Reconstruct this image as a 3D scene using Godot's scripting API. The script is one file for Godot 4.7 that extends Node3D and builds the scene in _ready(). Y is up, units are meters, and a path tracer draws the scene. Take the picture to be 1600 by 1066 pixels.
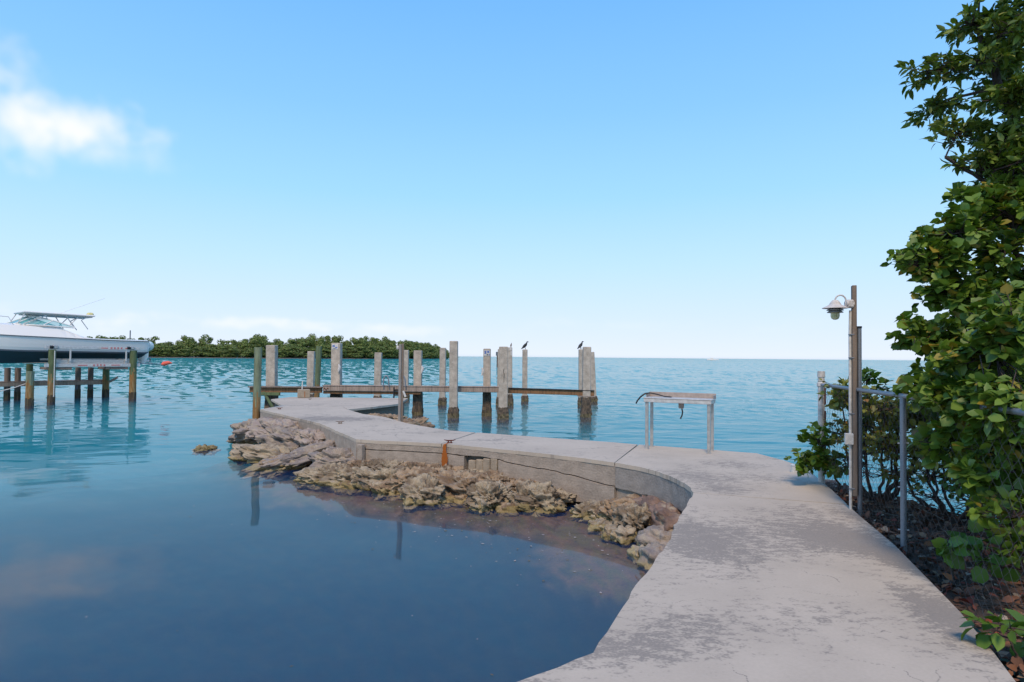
extends Node3D
# A concrete pier and seawall with riprap, old pilings beyond, a boat on its lift, a mangrove island and trees by a fence.

const CAM := Vector3(0, 2.35, 0)
const TOP := 0.75            # height of the pier's top above the water

class Geo:
	var v := PackedVector3Array()
	var n := PackedVector3Array()
	var c := PackedColorArray()
	var uv := PackedVector2Array()
	var col := Color.WHITE
	var uvf = null

	func tri(a: Vector3, b: Vector3, d: Vector3, na: Vector3, nb: Vector3, nd: Vector3) -> void:
		var g := (d - a).cross(b - a)
		if g.dot(na + nb + nd) < 0.0:
			v.append_array([a, d, b]); n.append_array([na, nd, nb])
		else:
			v.append_array([a, b, d]); n.append_array([na, nb, nd])
		c.append_array([col, col, col])

	func flat(a: Vector3, b: Vector3, d: Vector3, out: Vector3) -> void:
		var g := (d - a).cross(b - a)
		if g.length_squared() < 1e-14:
			return
		g = g.normalized()
		if g.dot(out) < 0.0:
			g = -g
		tri(a, b, d, g, g, g)

	func quad(a: Vector3, b: Vector3, d: Vector3, e: Vector3, out: Vector3) -> void:
		flat(a, b, d, out); flat(a, d, e, out)

	func box(at: Vector3, size: Vector3, bev := 0.0, bs := Basis.IDENTITY) -> void:
		var h := size * 0.5
		var b := minf(bev, minf(h.x, minf(h.y, h.z)) * 0.9)
		var ax := [Vector3.RIGHT, Vector3.UP, Vector3.BACK]
		for i in 3:
			for s in [-1.0, 1.0]:
				var o: Vector3 = ax[i] * s
				var u: Vector3 = ax[(i + 1) % 3]
				var w: Vector3 = ax[(i + 2) % 3]
				var hu: float = h[(i + 1) % 3] - b
				var hw: float = h[(i + 2) % 3] - b
				var p: Vector3 = o * h[i]
				quad(at + bs * (p + u * hu + w * hw), at + bs * (p - u * hu + w * hw), at + bs * (p - u * hu - w * hw), at + bs * (p + u * hu - w * hw), bs * o)
		if b <= 0.0:
			return
		for i in 3:
			var j := (i + 1) % 3
			var k := (i + 2) % 3
			for sj in [-1.0, 1.0]:
				for sk in [-1.0, 1.0]:
					var q := []
					for e in [[0, -1.0], [0, 1.0], [1, 1.0], [1, -1.0]]:
						var p := Vector3.ZERO
						p[i] = (h[i] - b) * e[1]
						p[j] = sj * (h[j] - (b if e[0] == 1 else 0.0))
						p[k] = sk * (h[k] - (0.0 if e[0] == 1 else b))
						q.append(at + bs * p)
					var o := Vector3.ZERO
					o[j] = sj; o[k] = sk
					quad(q[0], q[1], q[2], q[3], bs * o)
		for sx in [-1.0, 1.0]:
			for sy in [-1.0, 1.0]:
				for sz in [-1.0, 1.0]:
					var s := Vector3(sx, sy, sz)
					flat(at + bs * (s * Vector3(h.x, h.y - b, h.z - b)), at + bs * (s * Vector3(h.x - b, h.y, h.z - b)), at + bs * (s * Vector3(h.x - b, h.y - b, h.z)), bs * s)

	func tube(pts: Array, radii: Array, sides := 8, caps := true) -> void:
		var m := pts.size()
		var t0: Vector3 = (pts[1] - pts[0]).normalized()
		var u: Vector3 = t0.cross(Vector3.UP if absf(t0.y) < 0.9 else Vector3.RIGHT).normalized()
		var rings := []
		for i in m:
			var t: Vector3 = (pts[mini(i + 1, m - 1)] - pts[maxi(i - 1, 0)]).normalized()
			u = (u - t * u.dot(t)).normalized()
			var w := t.cross(u)
			var r: float = radii[mini(i, radii.size() - 1)]
			var ring := []
			for k in sides:
				var a := TAU * k / sides
				var d := u * cos(a) + w * sin(a)
				ring.append([pts[i] + d * r, d])
			rings.append(ring)
		for i in m - 1:
			for k in sides:
				var a: Array = rings[i][k]
				var b: Array = rings[i][(k + 1) % sides]
				var d: Array = rings[i + 1][(k + 1) % sides]
				var e: Array = rings[i + 1][k]
				tri(a[0], b[0], d[0], a[1], b[1], d[1])
				tri(a[0], d[0], e[0], a[1], d[1], e[1])
		if caps:
			for e in [0, m - 1]:
				var t: Vector3 = (pts[0] - pts[1]).normalized() if e == 0 else (pts[m - 1] - pts[m - 2]).normalized()
				for k in sides:
					tri(pts[e], rings[e][k][0], rings[e][(k + 1) % sides][0], t, t, t)

	func lathe(profile: Array, at: Vector3, sides := 20) -> void:
		for i in profile.size() - 1:
			var p: Vector2 = profile[i]
			var q: Vector2 = profile[i + 1]
			var nn := Vector2(q.y - p.y, -(q.x - p.x)).normalized()
			for k in sides:
				var a := TAU * k / sides
				var b := TAU * (k + 1) / sides
				var da := Vector3(cos(a), 0, sin(a))
				var db := Vector3(cos(b), 0, sin(b))
				var na := da * nn.x + Vector3.UP * nn.y
				var nb := db * nn.x + Vector3.UP * nn.y
				tri(at + da * p.x + Vector3.UP * p.y, at + db * p.x + Vector3.UP * p.y, at + db * q.x + Vector3.UP * q.y, na, nb, nb)
				tri(at + da * p.x + Vector3.UP * p.y, at + db * q.x + Vector3.UP * q.y, at + da * q.x + Vector3.UP * q.y, na, nb, na)

	# a flat plate with the outline poly (x, z), from y0 up to y1, its upper rim chamfered by bev
	func prism(poly: PackedVector2Array, y0: float, y1: float, bev := 0.0) -> void:
		var inner := poly
		if bev > 0.0:
			var r := Geometry2D.offset_polygon(poly, -bev)
			if r.size() > 0 and r[0].size() == poly.size():
				inner = r[0]
			else:
				bev = 0.0
		var shift := 0
		if bev > 0.0:   # offset_polygon may begin at another corner
			var best := 1e9
			for s in inner.size():
				var d := poly[0].distance_to(inner[s])
				if d < best:
					best = d; shift = s
		var m := poly.size()
		var turn := 1.0 if Geometry2D.is_polygon_clockwise(poly) else -1.0
		var rev := bev > 0.0 and (Geometry2D.is_polygon_clockwise(poly) != Geometry2D.is_polygon_clockwise(inner))
		var ids := Geometry2D.triangulate_polygon(inner)
		for i in range(0, ids.size(), 3):
			var q := []
			for k in 3:
				q.append(Vector3(inner[ids[i + k]].x, y1, inner[ids[i + k]].y))
			flat(q[0], q[1], q[2], Vector3.UP)
		for i in m:
			var j := (i + 1) % m
			var a := poly[i]
			var b := poly[j]
			var d := (b - a).normalized()
			var o := Vector3(-d.y, 0, d.x) * turn
			o = -o
			quad(Vector3(a.x, y0, a.y), Vector3(b.x, y0, b.y), Vector3(b.x, y1 - bev, b.y), Vector3(a.x, y1 - bev, a.y), o)
			if bev > 0.0:
				var ia := inner[posmod((-i if rev else i) + shift, m)]
				var ib := inner[posmod((-j if rev else j) + shift, m)]
				quad(Vector3(a.x, y1 - bev, a.y), Vector3(b.x, y1 - bev, b.y), Vector3(ib.x, y1, ib.y), Vector3(ia.x, y1, ia.y), o + Vector3.UP)

	func mesh() -> ArrayMesh:
		var arr := []
		arr.resize(Mesh.ARRAY_MAX)
		arr[Mesh.ARRAY_VERTEX] = v
		arr[Mesh.ARRAY_NORMAL] = n
		arr[Mesh.ARRAY_COLOR] = c
		if uvf != null:
			uv.resize(v.size())
			for i in v.size():
				uv[i] = uvf.call(v[i])
			arr[Mesh.ARRAY_TEX_UV] = uv
		var am := ArrayMesh.new()
		am.add_surface_from_arrays(Mesh.PRIMITIVE_TRIANGLES, arr)
		return am

var taken := {}
var M := {}
var T := {}
var rng := RandomNumberGenerator.new()
var nz := FastNoiseLite.new()      # smooth fractal
var nc := FastNoiseLite.new()      # cells

func numbered(called: String) -> String:
	if not taken.has(called):
		taken[called] = 0
		return called
	taken[called] += 1
	return "%s_%03d" % [called, taken[called]]

func put(called: String, mesh: Mesh, mat: Material, parent: Node3D = null) -> MeshInstance3D:
	var o := MeshInstance3D.new()
	o.mesh = mesh
	o.material_override = mat
	if parent == null:
		o.name = numbered(called)
		add_child(o)
	else:
		o.name = called
		parent.add_child(o, true)
	return o

func obj(called: String, g: Geo, mat: Material, parent: Node3D = null) -> MeshInstance3D:
	return put(called, g.mesh(), mat, parent)

func tag(o: Node, label: String, category: String, group := "") -> void:
	o.set_meta("label", label)
	o.set_meta("category", category)
	if group != "":
		o.set_meta("group", group)

func thing(called: String, label: String, category: String, at := Vector3.ZERO, turn := 0.0, group := "") -> Node3D:
	var o := Node3D.new()
	o.name = numbered(called)
	add_child(o)
	o.position = at
	o.rotation.y = turn
	tag(o, label, category, group)
	return o

func structure(o: Node) -> Node:
	o.set_meta("kind", "structure")
	return o

# ---------------------------------------------------------------- textures and materials
func lin(r: float, g: float, b: float) -> Color:
	return Color(r, g, b).linear_to_srgb()

func noise_bytes(size: Vector2i, freq: float, sd: int, kind := FastNoiseLite.TYPE_SIMPLEX_SMOOTH, oct := 5) -> PackedByteArray:
	var f := FastNoiseLite.new()
	f.seed = sd
	f.noise_type = kind
	f.frequency = freq
	f.fractal_octaves = oct
	f.fractal_type = FastNoiseLite.FRACTAL_FBM if oct > 1 else FastNoiseLite.FRACTAL_NONE
	var im := f.get_seamless_image(size.x, size.y)
	im.convert(Image.FORMAT_L8)
	return im.get_data()

# a grey texture between lo and 1 from one coarse and one fine noise
func grey_tex(size: int, f1: float, f2: float, lo: float, sd: int) -> ImageTexture:
	var a := noise_bytes(Vector2i(size, size), f1, sd)
	var b := noise_bytes(Vector2i(size, size), f2, sd + 7)
	var out := PackedByteArray()
	out.resize(size * size)
	for i in size * size:
		var t := (a[i] * 0.55 + b[i] * 0.45) / 255.0
		t = clampf((t - 0.5) * 1.7 + 0.5, 0.0, 1.0)
		out[i] = int(255.0 * pow(lo + (1.0 - lo) * t, 0.4545))
	var im := Image.create_from_data(size, size, false, Image.FORMAT_L8, out)
	im.generate_mipmaps()
	return ImageTexture.create_from_image(im)

func wood_tex(sd: int) -> ImageTexture:
	var w := 512
	var f := FastNoiseLite.new()
	f.seed = sd
	f.frequency = 0.05
	f.fractal_octaves = 4
	var out := PackedByteArray()
	out.resize(w * w)
	for y in w:
		for x in w:
			var s := f.get_noise_3d(40.0 * sin(TAU * x / w), 40.0 * cos(TAU * x / w), 6.0 * sin(TAU * y / w)) * 0.7 + f.get_noise_3d(160.0 * sin(TAU * x / w), 160.0 * cos(TAU * x / w), 9.0 * cos(TAU * y / w) + 50.0) * 0.5
			out[y * w + x] = int(255.0 * pow(clampf(0.72 + 0.55 * s, 0.25, 1.0), 0.4545))
	return ImageTexture.create_from_image(Image.create_from_data(w, w, false, Image.FORMAT_L8, out))

# poured concrete for a stretch of ground: beige matrix, dark lichen stains with ragged grain where the blobs are, fine specks
func concrete_tex(w: int, h: int, x0: float, z0: float, sx: float, sz: float, blobs: Array, sd: int, amount: float) -> ImageTexture:
	var n1 := noise_bytes(Vector2i(512, 512), 0.006, sd)
	var n2 := noise_bytes(Vector2i(512, 512), 0.035, sd + 1)
	var n3 := noise_bytes(Vector2i(512, 512), 0.16, sd + 2, FastNoiseLite.TYPE_SIMPLEX_SMOOTH, 3)
	var cell := 16
	var cw := w / cell + 2
	var chh := h / cell + 2
	var mask := PackedFloat32Array()
	mask.resize(cw * chh)
	for j in chh:
		for i in cw:
			var p := Vector2(x0 + sx * i * cell / w, z0 + sz * j * cell / h)
			var s := nz.get_noise_2d(p.x * 0.55 + 31.0, p.y * 0.55) * 0.5 + nz.get_noise_2d(p.x * 2.1 + 11.0, p.y * 2.1) * 0.22
			for b in blobs:
				var d := Vector2((p.x - b[0]) / b[2], (p.y - b[1]) / b[3]).length()
				s += b[4] * exp(-d * d)
			mask[j * cw + i] = s
	var n4 := noise_bytes(Vector2i(1024, 1024), 0.0045, sd + 5, FastNoiseLite.TYPE_SIMPLEX_SMOOTH, 4)
	var lut := PackedByteArray()
	lut.resize(1025)
	for i in 1025:
		lut[i] = int(255.0 * (Color(i / 1024.0, 0, 0).linear_to_srgb().r))
	var out := PackedByteArray()
	out.resize(w * h * 3)
	var o := 0
	for y in h:
		var fy := float(y) / cell
		var jy := int(fy)
		var ty := fy - jy
		var wy := int(y * 1.6) & 511     # streaks run across the slab: the grain is stretched along x
		var r1 := (y & 511) * 512
		var r2 := ((y * 2) & 511) * 512
		var r3 := wy * 512
		for x in w:
			var fx := float(x) / cell
			var ix := int(fx)
			var tx := fx - ix
			var k := jy * cw + ix
			var s := lerpf(lerpf(mask[k], mask[k + 1], tx), lerpf(mask[k + cw], mask[k + cw + 1], tx), ty)
			var a := n1[r1 + (x & 511)] / 255.0
			var b := n2[r2 + (x & 511)] / 255.0
			var d := n3[r3 + (x & 511)] / 255.0
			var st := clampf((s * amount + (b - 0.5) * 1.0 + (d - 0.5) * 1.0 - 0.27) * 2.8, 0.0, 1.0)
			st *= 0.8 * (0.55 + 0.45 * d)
			# hairline cracks: where the slow noise crosses one level, in some stretches only
			if n4[(y & 1023) * 1024 + (x & 1023)] == 121 and a > 0.52:
				st = maxf(st, 0.75)
			if d > 0.74:      # pale aggregate showing
				st *= 0.6
			var base := 0.93 + 0.16 * (a - 0.5) + 0.10 * (d - 0.5)
			out[o] = lut[int(1024.0 * clampf(lerpf(0.485 * base, 0.145, st), 0.0, 1.0))]
			out[o + 1] = lut[int(1024.0 * clampf(lerpf(0.415 * base, 0.13, st), 0.0, 1.0))]
			out[o + 2] = lut[int(1024.0 * clampf(lerpf(0.335 * base, 0.12, st), 0.0, 1.0))]
			o += 3
	var im := Image.create_from_data(w, h, false, Image.FORMAT_RGB8, out)
	return ImageTexture.create_from_image(im)

func mat(called: String, r: float, g: float, b: float, rough := 0.8, tex = null, scale := 1.0, bump = null, cm := 0.4) -> StandardMaterial3D:
	var m := StandardMaterial3D.new()
	m.resource_name = called
	m.albedo_color = lin(r, g, b)
	m.roughness = rough
	if tex != null:
		m.albedo_texture = tex
		m.uv1_triplanar = true
		m.uv1_world_triplanar = true
		m.uv1_scale = Vector3.ONE * scale
	if bump != null:
		m.heightmap_enabled = true
		m.heightmap_texture = bump
		m.heightmap_scale = cm
	M[called] = m
	return m

func vmat(called: String, rough := 0.85, tex = null, scale := 1.0, bump = null, cm := 0.4) -> StandardMaterial3D:
	var m := mat(called, 1, 1, 1, rough, tex, scale, bump, cm)
	m.vertex_color_use_as_albedo = true
	return m

func materials() -> void:
	T.mottle = grey_tex(512, 0.008, 0.06, 0.55, 3)
	T.fine = grey_tex(512, 0.03, 0.2, 0.6, 9)
	T.wood = wood_tex(5)
	var rough := noise_bytes(Vector2i(512, 512), 0.05, 21)
	T.bump = ImageTexture.create_from_image(Image.create_from_data(512, 512, false, Image.FORMAT_L8, rough))
	mat("piling", 0.54, 0.465, 0.38, 0.9, T.mottle, 0.7, T.bump, 0.5)
	vmat("growth", 0.9, T.fine, 1.3, T.bump, 1.5)
	mat("wall", 0.43, 0.36, 0.295, 0.92, T.mottle, 0.9, T.bump, 0.6)
	mat("wall_grey", 0.36, 0.325, 0.29, 0.92, T.mottle, 0.9, T.bump, 0.5)
	mat("core", 0.20, 0.17, 0.14, 0.95, T.fine, 1.0, T.bump, 1.0)
	mat("brick", 0.42, 0.34, 0.25, 0.92, T.mottle, 1.5, T.bump, 0.6)
	vmat("stained", 0.85, T.wood, 1.1, T.bump, 0.3)
	vmat("rock", 0.9, T.fine, 1.6, T.bump, 1.2)
	mat("beam_grey", 0.42, 0.33, 0.27, 0.85, T.wood, 0.9, T.bump, 0.3)
	mat("beam_brown", 0.30, 0.155, 0.07, 0.85, T.wood, 0.9, T.bump, 0.3)
	mat("dark_wood", 0.045, 0.035, 0.028, 0.9, T.wood, 0.9)
	mat("green_wood", 0.27, 0.31, 0.20, 0.85, T.wood, 1.0, T.bump, 0.3)
	mat("green_dark", 0.15, 0.20, 0.09, 0.85, T.wood, 1.0, T.bump, 0.3)
	mat("orange_wood", 0.33, 0.17, 0.055, 0.9, T.wood, 1.3, T.bump, 0.5)
	mat("grey_wood", 0.26, 0.20, 0.155, 0.85, T.wood, 1.4, T.bump, 0.3)
	mat("pale_post", 0.36, 0.33, 0.30, 0.7, T.wood, 1.2)
	mat("rust", 0.13, 0.025, 0.012, 0.85, T.fine, 6.0)
	mat("rust_stain", 0.42, 0.12, 0.015, 0.9, T.fine, 5.0)
	mat("black", 0.012, 0.012, 0.013, 0.5)
	mat("aluminium", 0.60, 0.58, 0.55, 0.42, T.mottle, 2.0).metallic = 0.55
	mat("aluminium_light", 0.72, 0.70, 0.67, 0.45, T.mottle, 2.0).metallic = 0.3
	mat("tray", 0.46, 0.38, 0.33, 0.6, T.mottle, 3.0)
	mat("galvanised", 0.30, 0.33, 0.37, 0.5, T.fine, 4.0).metallic = 0.5
	mat("wire", 0.12, 0.12, 0.125, 0.6).metallic = 0.4
	mat("white_plastic", 0.72, 0.70, 0.66, 0.55, T.mottle, 3.0)
	mat("white_paint", 0.74, 0.70, 0.66, 0.7, T.mottle, 4.0, T.bump, 0.2)
	mat("gelcoat", 0.80, 0.77, 0.72, 0.25)
	mat("gelcoat_hull", 0.80, 0.765, 0.71, 0.28)
	mat("antifoul", 0.035, 0.085, 0.105, 0.7, T.fine, 1.5)
	mat("stripe", 0.10, 0.12, 0.14, 0.5)
	mat("red", 0.60, 0.06, 0.05, 0.6)
	mat("orange_red", 0.85, 0.13, 0.07, 0.6)
	mat("yellow", 0.65, 0.58, 0.25, 0.6)
	mat("blue_sign", 0.10, 0.16, 0.40, 0.5)
	mat("bird", 0.012, 0.012, 0.014, 0.6)
	var gl := mat("windshield", 0.10, 0.42, 0.42, 0.05)
	gl.transparency = BaseMaterial3D.TRANSPARENCY_ALPHA
	gl.albedo_color.a = 0.55
	var jar := mat("jar_glass", 0.62, 0.58, 0.26, 0.2)
	jar.transparency = BaseMaterial3D.TRANSPARENCY_ALPHA
	jar.albedo_color.a = 0.75
	mat("bark", 0.085, 0.062, 0.05, 0.95, T.wood, 3.0, T.bump, 0.6)
	mat("twig", 0.06, 0.04, 0.035, 0.95)
	var lf := vmat("leaf", 0.5)
	lf.backlight_enabled = true
	lf.backlight = Color(0.65, 0.7, 0.3)
	var fl := vmat("far_leaf", 0.85)
	fl.backlight_enabled = true
	fl.backlight = Color(0.35, 0.4, 0.15)
	vmat("litter", 0.9)
	vmat("soil", 0.95, T.fine, 1.2, T.bump, 1.5)
	vmat("seabed", 0.95, T.mottle, 0.6)

# ---------------------------------------------------------------- sky
func sky_image() -> Image:
	var w := 1536
	var h := 768
	var stops := [[-90.0, 0.45, 0.55, 0.60], [-0.1, 0.72, 0.80, 0.93], [0.0, 0.76, 0.83, 0.95], [3.0, 0.66, 0.80, 0.97], [8.0, 0.51, 0.76, 1.0], [14.0, 0.35, 0.67, 1.0], [21.0, 0.25, 0.56, 0.98], [29.0, 0.18, 0.47, 0.95], [50.0, 0.10, 0.33, 0.80], [90.0, 0.06, 0.24, 0.65]]
	var cn := FastNoiseLite.new()
	cn.seed = 77
	cn.frequency = 1.0
	cn.fractal_octaves = 6
	# clouds: azimuth, elevation, half width, half height (degrees), strength
	var clouds := [[-36.5, 16.2, 7.0, 3.3, 0.9], [-42.0, 19.0, 8.0, 3.2, 0.85], [-33.0, 14.8, 5.0, 1.8, 0.5], [-56.0, 33.0, 9.0, 3.0, 0.35], [-66.0, 15.0, 9.0, 3.0, 0.8], [70.0, 22.0, 9.0, 3.5, 0.8], [110.0, 30.0, 12.0, 5.0, 0.8], [-120.0, 24.0, 11.0, 4.0, 0.8], [170.0, 35.0, 12.0, 5.0, 0.8], [-160.0, 18.0, 10.0, 3.5, 0.8], [140.0, 14.0, 10.0, 3.0, 0.8], [-95.0, 40.0, 11.0, 4.5, 0.7]]
	var data := PackedFloat32Array()
	data.resize(w * h * 3)
	for y in h:
		var e := 90.0 - (y + 0.5) * 180.0 / h
		var k := 0
		while k < stops.size() - 2 and e > stops[k + 1][0]:
			k += 1
		var t: float = clampf((e - stops[k][0]) / (stops[k + 1][0] - stops[k][0]), 0.0, 1.0)
		var c := Vector3(lerpf(stops[k][1], stops[k + 1][1], t), lerpf(stops[k][2], stops[k + 1][2], t), lerpf(stops[k][3], stops[k + 1][3], t))
		for x in w:
			var o := (y * w + x) * 3
			var p := c
			if e > 0.0 and e < 60.0:
				var az := wrapf((x + 0.5) * 360.0 / w, -180.0, 180.0)     # 0 is straight ahead, the picture's middle lies behind
				var d := Vector3(sin(deg_to_rad(az)) * cos(deg_to_rad(e)), sin(deg_to_rad(e)), cos(deg_to_rad(az)) * cos(deg_to_rad(e)))
				var f := 0.0
				for b in clouds:
					var q := Vector2(wrapf(az - b[0], -180.0, 180.0) / b[2], (e - b[1]) / b[3]).length()
					if q < 1.5:
						var s := cn.get_noise_3dv(d * 9.0) * 0.9 + cn.get_noise_3dv(d * 30.0 + Vector3(5, 0, 0)) * 0.35
						f = maxf(f, b[4] * clampf((1.0 - q + s * 0.75) * 0.95, 0.0, 1.0))
				if e < 5.5:    # low bank over the horizon
					var s := cn.get_noise_2d(az * 0.10, e * 0.6) + 0.35 * cn.get_noise_2d(az * 0.6, e * 2.0)
					var lift := 2.6 + 1.6 * cn.get_noise_2d(az * 0.05 + 9.0, 3.0)
					f = maxf(f, 0.5 * clampf((s * 1.3 + 0.5 - absf(e - lift) * 0.8), 0.0, 1.0) * (0.35 + 0.65 * smoothstep(8.0, -10.0, absf(wrapf(az + 22.0, -180.0, 180.0)) - 16.0)))
				f = f * f * (3.0 - 2.0 * f)
				p = c.lerp(Vector3(0.97, 0.95, 0.98), f * 0.92)
			data[o] = p.x
			data[o + 1] = p.y
			data[o + 2] = p.z
	return Image.create_from_data(w, h, false, Image.FORMAT_RGBF, data.to_byte_array())

# ---------------------------------------------------------------- water and seabed
func openness(x: float, z: float) -> float:
	# 0 in the sheltered cove, 1 in the open water beyond the pier
	var d := Vector2(x, z).length()
	var k := smoothstep(9.0, 34.0, d) * 0.9
	var a := Vector2(-7.3, -18.7)
	var b := Vector2(4.3, -10.0)
	var t := (b - a).normalized()
	var s := (Vector2(x, z) - a).dot(Vector2(t.y, -t.x))
	var behind := smoothstep(0.0, 3.0, s) * smoothstep(-12.0, -6.5, x)
	if x > 4.3:
		behind = 1.0
	return clampf(maxf(k, behind), 0.0, 1.0)

func water() -> void:
	var g := RandomNumberGenerator.new()
	g.seed = 5
	var waves := []
	for i in 16:
		var l := 0.34 * pow(1.19, i)               # 0.45 m to 7 m
		var a := deg_to_rad(70.0 + g.randf_range(-42.0, 42.0))
		waves.append([cos(a) * TAU / l, sin(a) * TAU / l, g.randf() * TAU, l * 0.0072 * (1.0 if l < 1.4 else 0.55 if l < 2.5 else 0.3), l])
	var rad := [0.6]
	while rad[-1] < 9000.0:
		var r: float = rad[-1]
		rad.append(r + clampf(r * r / 2350.0 * 1.0, 0.03, r * 0.035) + (0.02 if r < 4.0 else 0.0))
	var ang := []
	var a0 := -180.0
	while a0 < 180.0:
		ang.append(deg_to_rad(a0))
		a0 += 0.19 if absf(a0) < 46.0 else 3.0
	ang.append(PI)
	var nr := rad.size()
	var na := ang.size()
	var v := PackedVector3Array(); v.resize(nr * na)
	var n := PackedVector3Array(); n.resize(nr * na)
	for i in nr:
		var r: float = rad[i]
		var cut := maxf(r * r / 2350.0 * 2.2, r * 0.0033 * 2.2)
		for j in na:
			var x: float = r * sin(ang[j])
			var z: float = -r * cos(ang[j])
			var k := openness(x, z)
			var patch := (0.38 if x > -8.0 else 0.38 - 0.12 * smoothstep(-8.0, -13.0, x)) + 0.3 * nz.get_noise_2d(x * 0.06, z * 0.11)
			var wa := nz.get_noise_2d(x * 0.5 + 20.0, z * 0.5)
			var wb := nz.get_noise_2d(x * 0.27 + 70.0, z * 0.27)
			var hgt := 0.0
			var gx := 0.0
			var gz := 0.0
			for w in waves:
				var l: float = w[4]
				var amp: float = w[3] * (k if l < 1.1 else maxf(k, 0.22 if l < 2.4 else 0.3)) * patch
				var ph: float = w[0] * x + w[1] * z + w[2] + 1.6 * (wa if l < 1.0 or l > 3.0 else wb)
				if l > cut * 0.5:
					hgt += amp * sin(ph)
				gx += amp * w[0] * cos(ph)
				gz += amp * w[1] * cos(ph)
			v[i * na + j] = Vector3(x, hgt, z)
			n[i * na + j] = Vector3(-gx, 1.0, -gz).normalized()
	var idx := PackedInt32Array()
	idx.resize((nr - 1) * (na - 1) * 6)
	var o := 0
	for i in nr - 1:
		for j in na - 1:
			var p := i * na + j
			idx[o] = p; idx[o + 1] = p + na; idx[o + 2] = p + 1
			idx[o + 3] = p + 1; idx[o + 4] = p + na; idx[o + 5] = p + na + 1
			o += 6
	var arr := []
	arr.resize(Mesh.ARRAY_MAX)
	arr[Mesh.ARRAY_VERTEX] = v
	arr[Mesh.ARRAY_NORMAL] = n
	arr[Mesh.ARRAY_INDEX] = idx
	var am := ArrayMesh.new()
	am.add_surface_from_arrays(Mesh.PRIMITIVE_TRIANGLES, arr)
	var m := mat("water", 0.005, 0.11, 0.46, 0.04)
	m.transparency = BaseMaterial3D.TRANSPARENCY_ALPHA
	m.albedo_color.a = 0.12
	m.metallic_specular = 0.33
	structure(put("water", am, m))
	# fine lime mud hangs in the water: thin over the shallow cove, a turquoise veil where the bottom is deep
	var veil := FogVolume.new()
	veil.name = "water_body"
	veil.shape = RenderingServer.FOG_VOLUME_SHAPE_BOX
	veil.size = Vector3(16000, 5.6, 16000)
	veil.position = Vector3(0, -2.9, 0)
	var fm := FogMaterial.new()
	fm.resource_name = "suspended_mud"
	fm.density = 0.20
	fm.albedo = lin(0.09, 0.82, 0.86)
	veil.material = fm
	add_child(veil)
	structure(veil)

func seabed() -> void:
	var rad := [0.3]
	while rad[-1] < 9500.0:
		rad.append(rad[-1] * 1.018 + 0.05)
	var ang := []
	var a0 := -180.0
	while a0 < 180.0:
		ang.append(deg_to_rad(a0))
		a0 += 0.6 if absf(a0) < 48.0 else 4.0
	ang.append(PI)
	var na := ang.size()
	var v := PackedVector3Array()
	var n := PackedVector3Array()
	var c := PackedColorArray()
	for r in rad:
		for j in na:
			var x: float = r * sin(ang[j])
			var z: float = -r * cos(ang[j])
			var k := openness(x, z)
			var s := nz.get_noise_2d(x * 0.5, z * 0.5) + 0.5 * nz.get_noise_2d(x * 2.3, z * 2.3)
			var f := nz.get_noise_2d(x * 5.0 + 60.0, z * 5.0)
			# rubble with brown weed along the seawall; a meadow of weed in the cove that thins out in ragged patches; sand outside
			var wall := 99.0
			for e in [[Vector2(-7.3, -18.7), Vector2(-3.0, -12.2)], [Vector2(-3.0, -12.2), Vector2(1.6, -9.8)], [Vector2(1.6, -9.8), Vector2(2.0, -7.6)]]:
				wall = minf(wall, Vector2(x, z).distance_to(Geometry2D.get_closest_point_to_segment(Vector2(x, z), e[0], e[1])))
			var rubble := 1.0 - smoothstep(1.2, 1.75, wall + s * 0.2 + f * 0.35)
			if k > 0.85:
				rubble = 0.0
			var sand := smoothstep(0.15, 0.80, k + s * 0.12 + f * 0.2)
			var weed := Color(0.022, 0.032, 0.022).lerp(Color(0.036, 0.036, 0.018), clampf(0.5 + f * 2.0, 0.0, 1.0))
			var pale := Color(0.50, 0.46, 0.36).lerp(Color(0.40, 0.36, 0.28), clampf(0.5 + s, 0.0, 1.0))
			var col := weed.lerp(pale, sand)
			col = col.lerp(Color(0.20, 0.110, 0.030).lerp(Color(0.15, 0.12, 0.018), smoothstep(-0.15, 0.25, f + s * 0.5)), rubble)
			v.append(Vector3(x, -0.30 + 0.24 * (1.0 - smoothstep(0.7, 2.4, wall)) * (1.0 - smoothstep(0.6, 0.85, k)) + 0.03 * s - 1.9 * k * (1.0 + 0.25 * s) - 2.4 * smoothstep(0.75, 1.0, k), z))
			n.append(Vector3.UP)
			c.append(col)
	var idx := PackedInt32Array()
	for i in rad.size() - 1:
		for j in na - 1:
			var p := i * na + j
			idx.append_array([p, p + na, p + 1, p + 1, p + na, p + na + 1])
	var arr := []
	arr.resize(Mesh.ARRAY_MAX)
	arr[Mesh.ARRAY_VERTEX] = v
	arr[Mesh.ARRAY_NORMAL] = n
	arr[Mesh.ARRAY_COLOR] = c
	arr[Mesh.ARRAY_INDEX] = idx
	var am := ArrayMesh.new()
	am.add_surface_from_arrays(Mesh.PRIMITIVE_TRIANGLES, arr)
	structure(put("seabed", am, M.seabed))

# ---------------------------------------------------------------- pier
const COVE := [[-7.32, -18.66], [-5.84, -16.78], [-4.46, -14.98], [-3.5, -13.2], [-2.96, -12.25], [-2.5, -12.05], [-2.13, -11.98], [-1.15, -11.69], [-0.43, -11.24], [0.34, -10.76], [1.04, -10.26], [1.58, -9.79], [1.89, -9.41], [2.08, -9.01], [2.19, -8.5], [2.22, -8.1], [2.17, -7.66], [1.66, -6.39], [1.27, -5.37], [0.94, -4.67], [0.67, -4.03], [0.45, -3.51], [0.03, -3.19], [-1.6, -2.2], [-4.0, -1.1]]

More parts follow.
